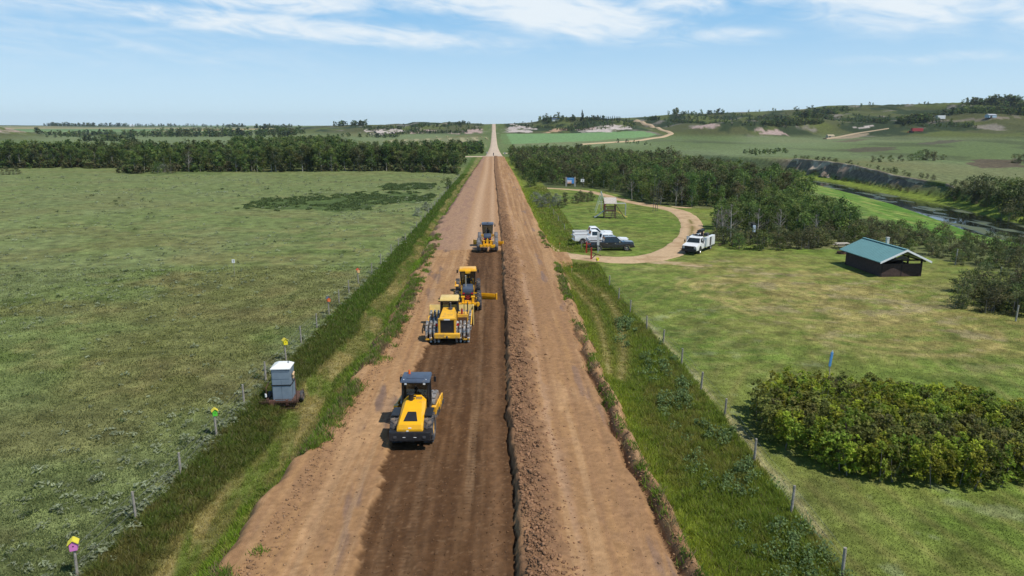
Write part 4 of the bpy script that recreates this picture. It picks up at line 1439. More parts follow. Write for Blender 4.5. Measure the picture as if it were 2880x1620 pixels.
# bare grey trees that stand in both woods
def dead_tree(name, h, seed):
    r = np.random.default_rng(seed)
    t = empty(name, (0, 0, 0), 0, None, "tree")
    b = MB()
    top = Vector((r.normal(0, .3), r.normal(0, .3), h))
    b.cyl((0, 0, -.2), top * .5, .13, .09, 7).cyl(top * .5, top, .09, .02, 6)
    b.obj("trunk", barkm, t)
    b = MB()
    for k in range(26):
        f = r.uniform(.3, .95)
        a = r.random() * 6.28
        p = top * f
        L = (1.1 - f) * h * .42 * r.uniform(.5, 1.2)
        q = p + Vector((math.cos(a) * L, math.sin(a) * L, L * r.uniform(.4, 1.0)))
        b.cyl(p, q, .045, .015, 5)
        for m in range(3):
            e = p.lerp(q, r.uniform(.4, .95))
            b.cyl(e, e + Vector((r.normal(0, .3), r.normal(0, .3), r.uniform(.2, .8))) * L * .5, .022, .008, 4)
    b.obj("branches", twigm, t)
    return t


dd = [dead_tree("dead_tree", 7.0, 400 + i) for i in range(3)]
ud = set()
for px, py, k in ((475, 432, 1.1), (640, 430, 1.0), (700, 429, 1.1), (815, 428, 1.2), (1010, 428, 1.15), (905, 428, .9), (240, 420, .9), (150, 419, 1.0), (330, 422, 1.1)):
    place(dd, ud, at(px, py), k, random.random() * 6.28, "bare pale tree standing at the foot of the west grove", "bare pale trees of the west grove")
for px, py, k in ((1820, 606, .75), (1838, 610, .8), (1800, 604, .65), (1905, 607, .7), (1960, 607, .7), (2050, 612, .6), (1700, 517, .8), (1590, 503, .7), (1660, 513, .75)):
    place(dd, ud, at(px, py), k, random.random() * 6.28, "bare grey tree in the wood between the dirt road and the river", "bare grey trees of the wood by the river")

# -- the clipped-round caragana thicket in the foreground
HG = [(15.5, 39.2), (14.5, 36.6), (15.0, 33.7), (16.8, 31.2), (19.9, 30.0), (23, 29.7), (25.5, 30.3), (28.6, 31.6), (30.5, 34.5), (27, 38.4), (21.5, 40.6), (17.6, 41.0)]
cxm, cym = np.mean([p[0] for p in HG]), np.mean([p[1] for p in HG])
hp = scatter(HG, 520, .56, rs)
hed = empty("hedge", (cxm, cym, -.6), 0, "large oval thicket of yellow green caragana on the lawn", "hedge")
bx, by = np.array([p[0] for p in hp]), np.array([p[1] for p in hp])
bh = 1.66 + .45 * rs.random(len(bx)) + .35 * (fbm(bx / 2.5, by / 2.5, 3, 611) - .5)
nsp, per = 26, 17                                    # every bush: sprays of leaves along its shoots
si = np.repeat(np.arange(len(bx)), nsp)
tt = rs.random(len(si)) ** .72
th = rs.random(len(si)) * 6.283
q = np.sqrt(rs.random(len(si))) * .50 * np.sin(np.clip(.25 + .66 * tt, 0, 1) * math.pi) ** .5
SPR = np.stack([bx[si] + np.cos(th) * q - cxm, by[si] + np.sin(th) * q - cym, .12 + tt * bh[si]], -1)
li = np.repeat(np.arange(len(si)), per)
g = rs.normal(size=(len(li), 3))
g /= np.linalg.norm(g, axis=1, keepdims=True)
C = SPR[li] + g * (rs.random(len(li)) ** .6)[:, None] * np.array([.17, .17, .15])
C[:, 2] = np.maximum(C[:, 2], .03)
ci = li
P = np.array(PAL['caragana'])
tone = P[rs.integers(0, len(P), len(bx))] * (.75 + .5 * rs.random((len(bx), 1)))
brown = fbm(bx / 3, by / 3, 3, 613) > .66
tone[brown] = tone[brown] * .5 + np.array([.17, .14, .07]) * .5
tone = tone[si] * (.6 + .8 * rs.random((len(si), 1)))
cc = tone[ci] * (.75 + .5 * rs.random((len(ci), 1)))
V, F, CC = leaf_quads(C, .10 + .10 * rs.random(len(ci)), cc, .45, rs)
mesh_np("foliage", V, F, massm, CC, parent=hed)
b = MB()
for i in range(0, len(bx), 2):
    for k in range(2):
        a = rs.random() * 6.28
        b.cyl((bx[i] - cxm, by[i] - cym, -.05), (bx[i] - cxm + .35 * math.cos(a), by[i] - cym + .35 * math.sin(a), bh[i] * rs.uniform(.8, 1.06)), .02, .006, 4)
b.obj("stems", twigm, hed)

# -- far woods and bushes, each a mass at its distance
FW = []


def far_poly(px, n, h, pal, jit=1.0):
    for p in scatter(wpoly(px), n, 1.2, rs, 12):
        FW.append((p[0], p[1], h, pal))


def far_line(px, n, h, depth=20):
    W = [at(*q) for q in px]
    for k in range(n):
        i = rs.integers(len(W) - 1)
        t = rs.random()
        p = W[i].lerp(W[i + 1], t)
        FW.append((p.x + rs.normal(0, 3), p.y + rs.uniform(0, depth), h * rs.uniform(.6, 1.2), 'aspen'))


far_poly([(1995, 304), (2030, 288), (2060, 278), (2130, 274), (2150, 276), (2110, 287), (2070, 302)], 240, 7, 'spruce')
far_poly([(1900, 312), (1990, 305), (2080, 307), (2060, 314), (1960, 320)], 130, 4.5, 'aspen')
far_poly([(2255, 309), (2290, 301), (2350, 298), (2340, 307), (2280, 312)], 110, 6, 'spruce')
far_poly([(2360, 294), (2420, 280), (2500, 270), (2600, 266), (2600, 290), (2520, 293)], 330, 7.5, 'aspen')
far_poly([(2160, 308), (2240, 303), (2230, 311)], 40, 4, 'aspen')
far_poly([(1660, 312), (1700, 298), (1800, 290), (1880, 289), (1800, 305), (1740, 312)], 190, 5, 'aspen')
far_poly([(1620, 304), (1650, 298), (1660, 303), (1640, 310)], 40, 6, 'aspen')
far_poly([(1560, 318), (1590, 309), (1600, 318)], 30, 4.5, 'spruce')
far_line([(1690, 291), (1760, 289.5), (1830, 288)], 40, 8)
far_line([(1880, 284), (1960, 280), (2050, 275)], 12, 6)
far_line([(2100, 273), (2300, 269), (2440, 265), (2500, 263)], 14, 5)
far_line([(2440, 265), (2520, 262), (2576, 260)], 90, 9)
far_line([(1260, 311), (1300, 308), (1360, 307), (1400, 306)], 60, 8)
far_line([(1400, 306), (1480, 304), (1590, 303)], 46, 6)
far_line([(105, 317), (180, 318), (300, 318)], 130, 12, 60)
far_line([(300, 318), (420, 318.5), (560, 319.5), (605, 320)], 120, 11, 60)
far_line([(640, 323), (690, 322), (730, 320)], 60, 9)
far_line([(840, 318), (900, 316.5), (915, 316)], 36, 8)
far_line([(70, 338), (160, 340), (240, 341)], 110, 7, 60)
far_line([(240, 341), (330, 344), (440, 345), (560, 345)], 150, 8, 90)
far_line([(540, 345), (640, 346), (720, 345), (640, 340)], 120, 9, 90)
far_line([(860, 345), (940, 347), (1000, 346)], 34, 6, 30)
far_line([(380, 334), (470, 331), (540, 333)], 90, 7, 100)
far_line([(200, 356), (260, 354), (300, 358)], 50, 6, 30)
far_line([(1000, 329), (1100, 327), (1200, 325)], 34, 5, 60)
far_line([(910, 328), (960, 325), (1000, 326)], 16, 4, 40)
far_poly([(1150, 378), (1190, 374), (1212, 372), (1214, 386), (1180, 392), (1150, 392)], 60, 6, 'aspen')
far_poly([(1870, 386), (1960, 380), (1990, 386), (1900, 392)], 30, 2.5, 'dull')
far_line([(1560, 360), (1600, 362), (1640, 368)], 10, 3, 10)
# scrub in the folds of the hills
for px, n_ in (([(1640, 330), (1720, 305), (1900, 290), (2080, 284), (2200, 280), (2250, 300), (2160, 315), (1990, 324), (1850, 320), (1720, 332)], 7000), ([(2250, 300), (2360, 280), (2576, 270), (2576, 318), (2400, 322), (2260, 318)], 3500),
               ([(820, 334), (900, 320), (1060, 316), (1210, 316), (1215, 334), (1000, 338)], 2500), ([(1262, 330), (1300, 314), (1420, 310), (1580, 307), (1600, 322), (1440, 330)], 1600), ([(0, 330), (300, 330), (700, 330), (760, 338), (400, 345), (0, 345)], 1600)):
    P = np.array(wpoly(px))
    bx_, by_ = rs.uniform(P[:, 0].min(), P[:, 0].max(), n_), rs.uniform(P[:, 1].min(), P[:, 1].max(), n_)
    m_ = pip(bx_, by_, P) & (fbm(bx_ / 30, by_ / 70, 4, 67) > .535)
    for x_, y_ in list(zip(bx_[m_], by_[m_]))[:700]:
        FW.append((x_, y_, rs.uniform(1.8, 4.2), 'dull'))
hh_ = {(p[0], p[1]): p[2] for p in FW}
low_wood("distant_trees", [(p[0], p[1]) for p in FW], lambda x, y: hh_[(x, y)], ['aspen', 'spruce', 'aspen', 'willow'], .26, 9, 6, .22, 24, base=.12, wf=.32)

# ------------------------------------------------------------------ paints
yel = mat("machine_yellow", (.82, .41, .010), rough=.38, var=.07, scale=2, dirt=((.30, .19, .10), 3.0, .60, .7), coat=.2)
yel2 = mat("old_machine_yellow", (.74, .40, .035), rough=.5, var=.10, scale=2, dirt=((.30, .20, .11), 3.0, .54, .8))
cream = mat("sunbleached_cream", (.72, .52, .18), rough=.5, var=.08, scale=3, dirt=((.45, .32, .15), 4.0, .6, .6))
blk = mat("black_paint", (.018, .018, .020), rough=.45, var=.2, scale=4, dirt=((.10, .075, .05), 3.0, .6, .6))
gry = mat("blue_grey_paint", (.065, .085, .125), rough=.42, var=.12, scale=3, dirt=((.16, .14, .12), 3.5, .62, .5))
dgry = mat("dark_grey_steel", (.07, .07, .075), rough=.6, var=.2, scale=4, dirt=((.17, .12, .08), 4, .52, .7))
steel = mat("worn_steel", (.46, .43, .40), rough=.38, metal=.65, var=.25, scale=6, dirt=((.24, .16, .10), 3, .55, .85))
rub = mat("dusty_tyre", (.055, .055, .06), rough=.85, var=.25, scale=6, dirt=((.22, .165, .12), 3, .50, .8))
rub2 = mat("pale_dusty_tyre", (.19, .185, .19), rough=.9, var=.2, scale=6)
glass = mat("cab_glass", (.02, .028, .03), rough=.06, var=.05, spec=.8)
red = mat("red_paint", (.34, .030, .022), rough=.45, var=.15, dirt=((.20, .06, .04), 4, .58, .7))
lampr = mat("tail_light", (.42, .01, .03), rough=.2, var=.05)
lampw = mat("lamp_glass", (.78, .78, .76), rough=.15, var=.05)
oran = mat("orange_beacon", (.80, .13, .01), rough=.25, var=.05)
wht = mat("white_car_paint", (.80, .80, .79), rough=.28, var=.03, coat=.5, dirt=((.55, .50, .43), 2.0, .66, .4))
blkp = mat("black_car_paint", (.016, .018, .024), rough=.22, var=.1, coat=.7, dirt=((.20, .17, .13), 1.6, .62, .5))
chrome = mat("bright_metal", (.70, .69, .66), rough=.25, metal=.8, var=.1)
rust = mat("rusty_iron", (.085, .045, .032), rough=.85, var=.3, scale=9, dirt=((.16, .075, .045), 6, .5, .7))
skin = mat("skin", (.42, .24, .16), rough=.6, var=.05)
vest = mat("red_cloth", (.42, .05, .05), rough=.9, var=.1)
darkc = mat("dark_cloth", (.03, .032, .04), rough=.9, var=.1)
plastic = mat("toilet_blue_grey_plastic", (.17, .22, .265), rough=.5, var=.10, scale=3, dirt=((.19, .21, .23), 4, .58, .5))
whitep = mat("white_plastic", (.80, .80, .78), rough=.4, var=.03)
alu = mat("galvanised_metal", (.50, .51, .52), rough=.45, metal=.4, var=.1)


def wheel(parent, c, r, w, tm, rm, lugs=0, name="wheel", rimr=.55):
    """wheel > tyre, rim, turning about x"""
    root = bpy.data.objects.new(name, None)
    COL.objects.link(root)
    root.parent = parent
    root.location = c
    h = w / 2
    b = MB()
    b.lathe([(-h * .55, r * rimr), (-h * .95, r * (rimr + .12)), (-h, r * .82), (-h * .82, r * .965), (-h * .4, r), (h * .4, r), (h * .82, r * .965), (h, r * .82), (h * .95, r * (rimr + .12)), (h * .55, r * rimr)], n=30)
    for k in range(lugs):
        a = 2 * math.pi * k / lugs
        for s in (-1, 1):
            aa = a + (math.pi / lugs if s > 0 else 0)
            rot = Matrix.Rotation(-aa, 3, 'X') @ Matrix.Rotation(s * .6, 3, 'Z')
            b.box((s * h * .48, r * 1.005 * math.sin(aa), r * 1.005 * math.cos(aa)), (h * .95, r * .075, r * .07), rot=rot)
    b.obj("tyre", tm, root, smooth=True)
    b = MB()
    b.lathe([(-h * .6, r * .1), (-h * .62, r * .25), (-h * .35, r * .30), (-h * .4, r * rimr * .9), (-h * .72, r * rimr), (-h * .6, r * rimr * 1.02), (h * .6, r * rimr * 1.02), (h * .72, r * rimr), (h * .4, r * rimr * .9), (h * .35, r * .30), (h * .62, r * .25), (h * .6, r * .1)], n=24)
    b.obj("rim", rm, root, smooth=True)
    return root


def part(b, name, m, parent, smooth=False, label=None):
    return b.obj(name, m, parent, smooth, label=label)


def sitting_person(loc, rz, label, top, hair):
    """one skinned body, seated, hands forward to a steering wheel; hair and cap are its children"""
    bm = bmesh.new()
    sk = bm.verts.layers.skin.verify()
    J = {}

    def v(k, p, r, par=None):
        q = bm.verts.new(p)
        q[sk].radius = (r, r)
        J[k] = q
        if par: bm.edges.new((J[par], q))
        return q
    v('pel', (0, 0, .1), .15)
    J['pel'][sk].use_root = True
    v('wai', (0, .01, .28), .14, 'pel'); v('che', (0, .02, .46), .165, 'wai'); v('nec', (0, .03, .60), .06, 'che'); v('hd', (0, .045, .70), .088, 'nec'); v('top', (0, .04, .81), .075, 'hd')
    v('nose', (0, .125, .72), .012, 'hd')
    for s in (-1, 1):
        k = str(s)
        v('sh' + k, (.17 * s, .02, .53), .075, 'che'); v('el' + k, (.25 * s, .12, .31), .05, 'sh' + k); v('wr' + k, (.17 * s, .36, .36), .034, 'el' + k); v('pa' + k, (.15 * s, .43, .385), .036, 'wr' + k)
        for i, (dx, dz) in enumerate(((.03, .03), (.012, .04), (-.006, .038), (-.024, .03))):
            v(f'f{i}{k}', (.15 * s + dx * s, .485, .39 + dz * .4), .009, 'pa' + k)
            v(f'g{i}{k}', (.15 * s + dx * s, .50 - .004 * i, .355 + dz * .3), .008, f'f{i}{k}')
        v('th' + k, (.115 * s, .425, .42), .010, 'wr' + k)
        v('hip' + k, (.10 * s, .03, .08), .105, 'pel'); v('kn' + k, (.14 * s, .46, .10), .068, 'hip' + k); v('an' + k, (.14 * s, .56, -.30), .042, 'kn' + k); v('ft' + k, (.15 * s, .70, -.34), .04, 'an' + k)
    me = bpy.data.meshes.new("person")
    bm.to_mesh(me)
    bm.free()
    me.materials.append(top)
    o = bpy.data.objects.new("person", me)
    COL.objects.link(o)
    o.modifiers.new("skin", 'SKIN').use_smooth_shade = True
    s = o.modifiers.new("sub", 'SUBSURF')
    s.levels = s.render_levels = 1
    o.location, o.rotation_euler = loc, (0, 0, rz)
    tag(o, label, "person")
    b = MB().ball((0, .055, .725), .098, (.85, .98, 1.15), 14)
    for s in (-1, 1):
        b.ball((.036 * s, .142, .745), .012, n=8).ball((.083 * s, .05, .725), .024, (.5, .8, 1.2), 8)
    b.box((0, .148, .725), (.022, .03, .05), .008).box((0, .145, .678), (.045, .012, .01))
    part(b, "face", skin, o, True)
    part(MB().ball((0, .02, .765), .105, (.92, 1.05, .95), 14), "hair", hair, o, True)
    part(MB().ball((0, .035, .80), .108, (.92, 1.02, .7), 14).box((0, .16, .79), (.15, .12, .012), .005), "cap", darkc, o, True)
    return o


def mirror(parent, x, y, z, s):
    part(MB().tube([(x, y, z), (x + s * .22, y + .05, z + .05), (x + s * .22, y + .05, z - .12)], .016, 6).box((x + s * .22, y + .05, z - .22), (.14, .06, .30), .02), "mirror", blk, parent)


def cab(parent, w0, w1, y0, y1, z0, z1, roof_m, roof_over=.10, roof_h=.14, frame_m=None, roof_z=0):
    """four posts, glass between, a roof"""
    fm = frame_m or blk
    b = MB()
    X0, X1 = w0 / 2, w1 / 2
    for sx in (-1, 1):
        for yy in (y0, y1):
            b.cyl((sx * X0, yy, z0), (sx * X1, yy + (.06 if yy == y0 else -.05), z1), .05, .05, 8)
        b.cyl((sx * X0, (y0 + y1) / 2 + .1, z0), (sx * X1, (y0 + y1) / 2 + .1, z1), .035, .035, 8)
        b.box((sx * X0, (y0 + y1) / 2, z0 + .06), (.08, y1 - y0, .12))
        b.box((sx * X1, (y0 + y1) / 2, z1 - .05), (.08, y1 - y0, .10))
    for yy in (y0, y1):
        b.box((0, yy, z0 + .06), (w0, .08, .12))
        b.box((0, yy + (.06 if yy == y0 else -.05), z1 - .05), (w1, .08, .10))
    part(b, "cab_frame", fm, parent)
    e = .012
    part(MB().quad([(-X0, y0 - e, z0), (X0, y0 - e, z0), (X1, y0 + .06 - e, z1), (-X1, y0 + .06 - e, z1)]), "rear_window", tint, parent)
    part(MB().quad([(-X0, y1, z0), (X0, y1, z0), (X1, y1 - .05, z1), (-X1, y1 - .05, z1)]), "windscreen", tint, parent)
    for sx in (-1, 1):
        part(MB().quad([(sx * X0, y0, z0), (sx * X0, y1, z0), (sx * X1, y1 - .05, z1), (sx * X1, y0 + .06, z1)]), "door", tint, parent)
    ym, L = (y0 + y1) / 2, y1 - y0
    part(MB().box((0, ym, z1 + roof_h / 2), (w1 + 2 * roof_over, L + 2 * roof_over, roof_h), .05, top=(.93, .93)).box((0, ym, z1 + roof_h + .012), (w1 * .7, L * .7, .03), .01), "roof", roof_m, parent, True)
    part(MB().box((0, ym - .05, z0 + .25), (.5, .5, .14), .04).box((0, ym - .32, z0 + .6), (.48, .12, .75), .05, rot=Matrix.Rotation(.12, 3, 'X')), "seat", blk, parent, True)
    part(MB().cyl((0, ym + .45, z0 + .1), (0, ym + .38, z0 + .55), .03).lathe([(-.012, .17), (0, .19), (.012, .17)], False, 20, (0, ym + .38, z0 + .57)), "steering_wheel", blk, parent)


tint = bpy.data.materials.new("tinted_glass")
tint.use_nodes = True
_n2, _l2 = tint.node_tree.nodes, tint.node_tree.links
_p2 = _n2["Principled BSDF"]
_p2.inputs["Base Color"].default_value = (.01, .013, .013, 1)
_p2.inputs["Roughness"].default_value = .05
_tr = _n2.new("ShaderNodeBsdfTransparent")
_tr.inputs[0].default_value = (.55, .6, .58, 1)
_mx = _n2.new("ShaderNodeMixShader")
_mx.inputs[0].default_value = .38
_l2.new(_tr.outputs[0], _mx.inputs[1])
_l2.new(_p2.outputs[0], _mx.inputs[2])
_l2.new(_mx.outputs[0], _n2["Material Output"].inputs["Surface"])


def pad_drum(parent, c, r, w, rows, pads, m, name="drum", pw=.16, ph=.09, shell=None):
    b = MB()
    b.lathe([(-w / 2, r * .55), (-w / 2 + .02, r * .93), (-w / 2 + .03, r), (w / 2 - .03, r), (w / 2 - .02, r * .93), (w / 2, r * .55)], n=40)
    for i in range(rows):
        x = -w / 2 + (i + .5) * w / rows
        for k in range(pads):
            a = 2 * math.pi * (k + (.5 if i % 2 else 0)) / pads
            rot = Matrix.Rotation(-a, 3, 'X')
            b.box((x, (r + ph / 2 - .01) * math.sin(a), (r + ph / 2 - .01) * math.cos(a)), (pw, pw * .9, ph), top=(.72, .72), rot=rot)
    return b.obj(name, m, parent, True, loc=c)


# ------------------------------------------------------------------ the padfoot roller
def build_roller():
    gz = road_z(-4.2, 36) - .03
    t = empty("soil_roller", (-4.33, 35.85, gz), math.radians(-1.0), "yellow padfoot roller with dark blue roof and black rear bumper, last in the line", "road roller", "machines working on the dirt road")
    for s in (-1, 1):
        wheel(t, (.86 * s, -.75, .77), .77, .56, rub, yel, 16)
    # engine hood: wedge falling to the rear, chamfered sides
    def ring(y, wb, wt, zb, zt, ch):
        return [(-wb, y, zb), (wb, y, zb), (wb, y, zt - ch), (wt, y, zt), (-wt, y, zt), (-wb, y, zt - ch)]
    b = MB().loft([ring(-2.02, .66, .58, .98, 1.20, .06), ring(-1.92, .66, .58, .98, 1.42, .10), ring(-.1, .62, .42, .98, 2.0, .22), ring(.42, .60, .34, .98, 2.12, .26)])
    hood = part(b, "hood", yel, t)
    def top_z(y): return np.interp(y, [-1.92, -.1, .42], [1.42, 2.0, 2.12])
    part(MB().loft([[(-.36, -1.68, top_z(-1.68) - .02), (.36, -1.68, top_z(-1.68) - .02), (.36, -1.68, top_z(-1.68) + .02), (-.36, -1.68, top_z(-1.68) + .02)],
                    [(-.22, -.98, top_z(-.98) - .02), (.22, -.98, top_z(-.98) - .02), (.22, -.98, top_z(-.98) + .02), (-.22, -.98, top_z(-.98) + .02)]]), "hood_grille", blk, hood)
    for i in range(6):
        b = MB().box((.10 + .055 * i, .12, top_z(.12) + .004), (.03, .22, .012), rot=Matrix.Rotation(.31, 3, 'X'))
        part(b, "vent", dgry, hood)
    part(MB().cyl((-.16, .0, 1.95), (-.16, .0, 2.36), .13, .15, 20).cyl((-.16, 0, 2.36), (-.16, 0, 2.40), .19, .17, 20).tube([(-.05, 0, 2.2), (.10, .02, 2.2)], .05), "air_intake", blk, t, True)
    part(MB().box((.0, -1.97, 1.26), (.16, .10, .05), .015).box((-.12, -2.03, 1.12), (.12, .04, .04)), "latch", lampw, t)
    # rear bumper and counterweight with open wells over the tyres
    b = MB().prism([(-1.0, -2.05), (1.0, -2.05), (1.06, -1.95), (1.06, -1.55), (-1.06, -1.55), (-1.06, -1.95)], .52, 1.08) if False else MB()
    b.box((0, -1.98, .86), (2.12, .40, .48), .05, top=(1, .8))
    for s in (-1, 1):
        b.box((s * .98, -1.62, .98), (.20, .40, .10), .03)
    part(b, "rear_bumper", blk, t)
    for s in (-1, 1):
        part(MB().box((s * .74, -2.19, .85), (.16, .03, .12), .01), "tail_light", dgry, t)
        part(MB().box((s * .28, -2.19, .84), (.14, .02, .02)), "reflector", lampw, t)
        part(MB().box((s * .86, -.6, 1.58), (.42, 1.1, .05), .02), "fender", blk, t)
    part(MB().box((0, -.6, .75), (1.05, 2.6, .55), .05), "chassis", dgry, t)
    cab(t, 1.42, 1.36, .48, 1.72, 1.20, 2.82, gry, .13, .13)
    part(MB().cyl((-.42, 1.45, 2.94), (-.42, 1.45, 3.0), .075).cyl((-.42, 1.45, 3.0), (-.42, 1.45, 3.17), .062, .05, 14), "beacon", oran, t, True)
    for s in (-1, 1):
        part(MB().box((s * .50, .42, 2.76), (.13, .08, .12), .02), "work_light", lampw, t)
        part(MB().cyl((s * .6, .5, 2.945), (s * .6, .5, 2.975), .03), "roof_bolt", lampw, t)
        mirror(t, s * .72, 1.7, 2.75, s)
    part(MB().tube([(-.78, 1.35, 1.1), (-.82, 1.35, 1.9), (-.74, 1.35, 2.1)], .02).tube([(-.78, .7, .7), (-.82, .7, 1.5)], .02).box((-.80, 1.0, .75), (.18, .7, .04)).box((-.80, 1.0, 1.1), (.18, .7, .04)), "steps", blk, t)
    # articulated drum module, steered towards the windrow
    a = math.radians(-5)
    R = Matrix.Rotation(a, 3, 'Z')
    fr = bpy.data.objects.new("drum_yoke", None)
    COL.objects.link(fr)
    fr.parent = t
    fr.location, fr.rotation_euler = (-.16, .80, 0), (0, 0, a)
    pad_drum(fr, (0, 1.72, .78), .72, 2.02, 10, 14, steel)
    b = MB()
    for s in (-1, 1):
        b.box((s * 1.12, 1.42, .95), (.09, 2.3, .42), .03)
        b.cyl((s * 1.02, 1.72, .78), (s * 1.20, 1.72, .78), .30, .30, 20)
        b.box((s * 1.06, .38, .98), (.26, .30, .46), .03)
    b.box((0, .36, .75), (2.1, .22, .30), .04).box((0, 2.60, .80), (2.2, .14, .28), .04)
    b.obj("frame", yel, fr)
    b = MB()
    for s in (-1, 1):
        for k in range(5):
            b.box((s * 1.20, .8 + .42 * k, .66), (.06, .12, .30), .01)
    b.obj("scraper", dgry, fr)
    bpy.data.objects
    sitting_person((0, .98, 1.55 + gz), 0, "", vest, darkc).parent = None
    p = [o for o in COL.objects if o.name.startswith("person")][-1]
    p.location = (t.location.x, t.location.y + .93, gz + 1.50)
    p["label"] = "roller driver in red top and dark cap seated in the dark blue roofed cab"
    return t


build_roller()


# ------------------------------------------------------------------ the four wheeled soil compactor with dozer blade
def build_compactor():
    gz = road_z(-3.6, 55) - .05
    t = empty("soil_compactor", (-3.60, 54.6, gz), math.radians(-.5), "yellow soil compactor with cream roof, black radiator grille and four steel tamping wheels", "compactor", "machines working on the dirt road")
    for y in (-1.75, 1.55):
        for s in (-1, 1):
            root = bpy.data.objects.new("tamping_wheel", None)
            COL.objects.link(root)
            root.parent = t
            root.location = (s * 1.14, y, .84)
            b = MB()
            for i in range(4):
                x = -.45 + i * .30
                b.lathe([(x - .10, .50), (x - .09, .70), (x - .05, .745), (x + .05, .745), (x + .09, .70), (x + .10, .50)], n=28)
                for k in range(11):
                    a = 2 * math.pi * (k + .5 * (i % 2)) / 11
                    b.box((x, .79 * math.sin(a), .79 * math.cos(a)), (.17, .15, .14), top=(.7, .7), rot=Matrix.Rotation(-a, 3, 'X'))
            b.obj("drum", steel, root, True)
            part(MB().cyl((s * .50, 0, 0), (s * .56, 0, 0), .40, .34, 24).cyl((-s * .5, 0, 0), (s * .52, 0, 0), .30), "hub", steel, root, True)
    # rear engine bay
    b = MB().box((0, -1.45, 1.42), (1.30, 2.1, 1.20), .05, top=(.92, 1))
    b.loft([[(-.60, -2.5, 2.0), (.60, -2.5, 2.0), (.60, -2.5, 2.03), (-.60, -2.5, 2.03)], [(-.60, -2.2, 2.0), (.60, -2.2, 2.0), (.56, -2.2, 2.16), (-.56, -2.2, 2.16)], [(-.60, -.4, 2.0), (.60, -.4, 2.0), (.44, -.4, 2.42), (-.44, -.4, 2.42)]])
    hood = part(b, "hood", yel2, t)
    b = MB()
    for s in (-1, 1):
        b.box((s * .60, -2.58, 1.48), (.16, .14, 1.22), .03)
    b.box((0, -2.58, 2.06), (1.36, .16, .14), .03)
    part(b, "grille_surround", yel2, hood)
    part(MB().box((0, -2.55, 1.44), (1.08, .06, 1.10), .02), "radiator_grille", blk, hood)
    part(MB().box((0, -2.665, 2.04), (.46, .015, .09)), "name_plate", lampw, hood)
    part(MB().box((0, -2.72, .80), (1.95, .36, .36), .04).box((0, -2.86, .73), (.42, .16, .14), .03), "rear_bumper", yel2, t)
    part(MB().cyl((0, -2.93, .66), (0, -2.93, .82), .07), "hitch", dgry, t)
    for s in (-1, 1):
        part(MB().box((s * .80, -2.48, 1.60), (.15, .06, .20), .02), "tail_light", lampr, t)
        part(MB().box((s * .80, -2.48, 1.78), (.15, .06, .12), .02), "rear_lamp", lampw, t)
        part(MB().box((s * 1.45, -2.45, .44), (.5, .12, .12), .02).cyl((s * 1.2, -2.3, .5), (s * 1.2, -2.5, .5), .08), "cleaner_bar", yel2, t)
    part(MB().box((0, -.2, .9), (1.0, 4.2, .5), .05), "chassis", dgry, t)
    part(MB().cyl((.16, -.75, 2.3), (.16, -.75, 2.52), .17, .17, 18).cyl((.16, -.75, 2.52), (.16, -.75, 2.84), .065, .06, 12).tube([(.16, -.75, 2.82), (.16, -.82, 2.92)], .06), "exhaust", dgry, t, True)
    cab(t, 1.36, 1.26, -.25, 1.15, 1.35, 2.92, cream, .12, .16)
    for s in (-1, 1):
        part(MB().tube([(s * .72, -.3, 2.98), (s * .83, -.36, 2.98), (s * .83, -.36, 3.06)], .03), "lifting_eye", cream, t)
        mirror(t, s * .66, 1.1, 2.85, s)
    # steps, platform and extinguisher on the right
    part(MB().box((1.10, -.15, 1.88), (.85, .9, .05), .01).box((1.10, -.62, 1.5), (.85, .05, .80), .01), "platform", yel2, t)
    part(MB().box((1.08, -.65, 1.42), (.72, .03, .52)), "platform_box", mat("oxide_panel", (.10, .05, .025), rough=.8), t)
    part(MB().tube([(1.46, -.55, 1.9), (1.46, -.55, 2.75), (1.20, -.55, 2.75), (1.20, -.55, 1.9)], .025).tube([(1.46, .2, 1.9), (1.46, .2, 2.75), (1.46, -.55, 2.75)], .025), "handrail", blk, t)
    part(MB().cyl((1.02, -.5, 1.92), (1.02, -.5, 2.30), .08, .08, 12).cyl((1.02, -.5, 2.3), (1.02, -.5, 2.40), .03), "extinguisher", red, t, True)
    # dozer blade
    b = MB().prism([(2.95, .16), (3.05, .14), (2.90, .6), (2.88, 1.1), (3.05, 1.78), (2.90, 1.80), (2.74, 1.1), (2.76, .6)], -1.80, 1.80)
    for s in (-1, 1):
        b.box((s * 1.80, 2.75, .98), (.06, .60, 1.65), .01)
        b.box((s * 1.50, 1.6, .42), (.12, 2.6, .22), .02)
    part(b, "dozer_blade", cream, t)
    for s in (-1, 1):
        part(MB().tube([(s * 1.70, 2.6, 1.45), (s * 1.72, .6, 1.30), (s * 1.72, -.4, 1.0)], .05).tube([(s * 1.70, 2.6, 1.45), (s * 1.66, 2.8, .5)], .05), "push_arm", yel2, t)
        part(MB().cyl((s * .45, 1.3, 1.2), (s * .45, 2.7, .85), .07, .05, 10), "lift_ram", steel, t)
    p = sitting_person((t.location.x + .02, 55.05, gz + 1.66), 0, "operator in dark clothes seated in the cream roofed compactor cab", darkc, blk)
    return t


build_compactor()


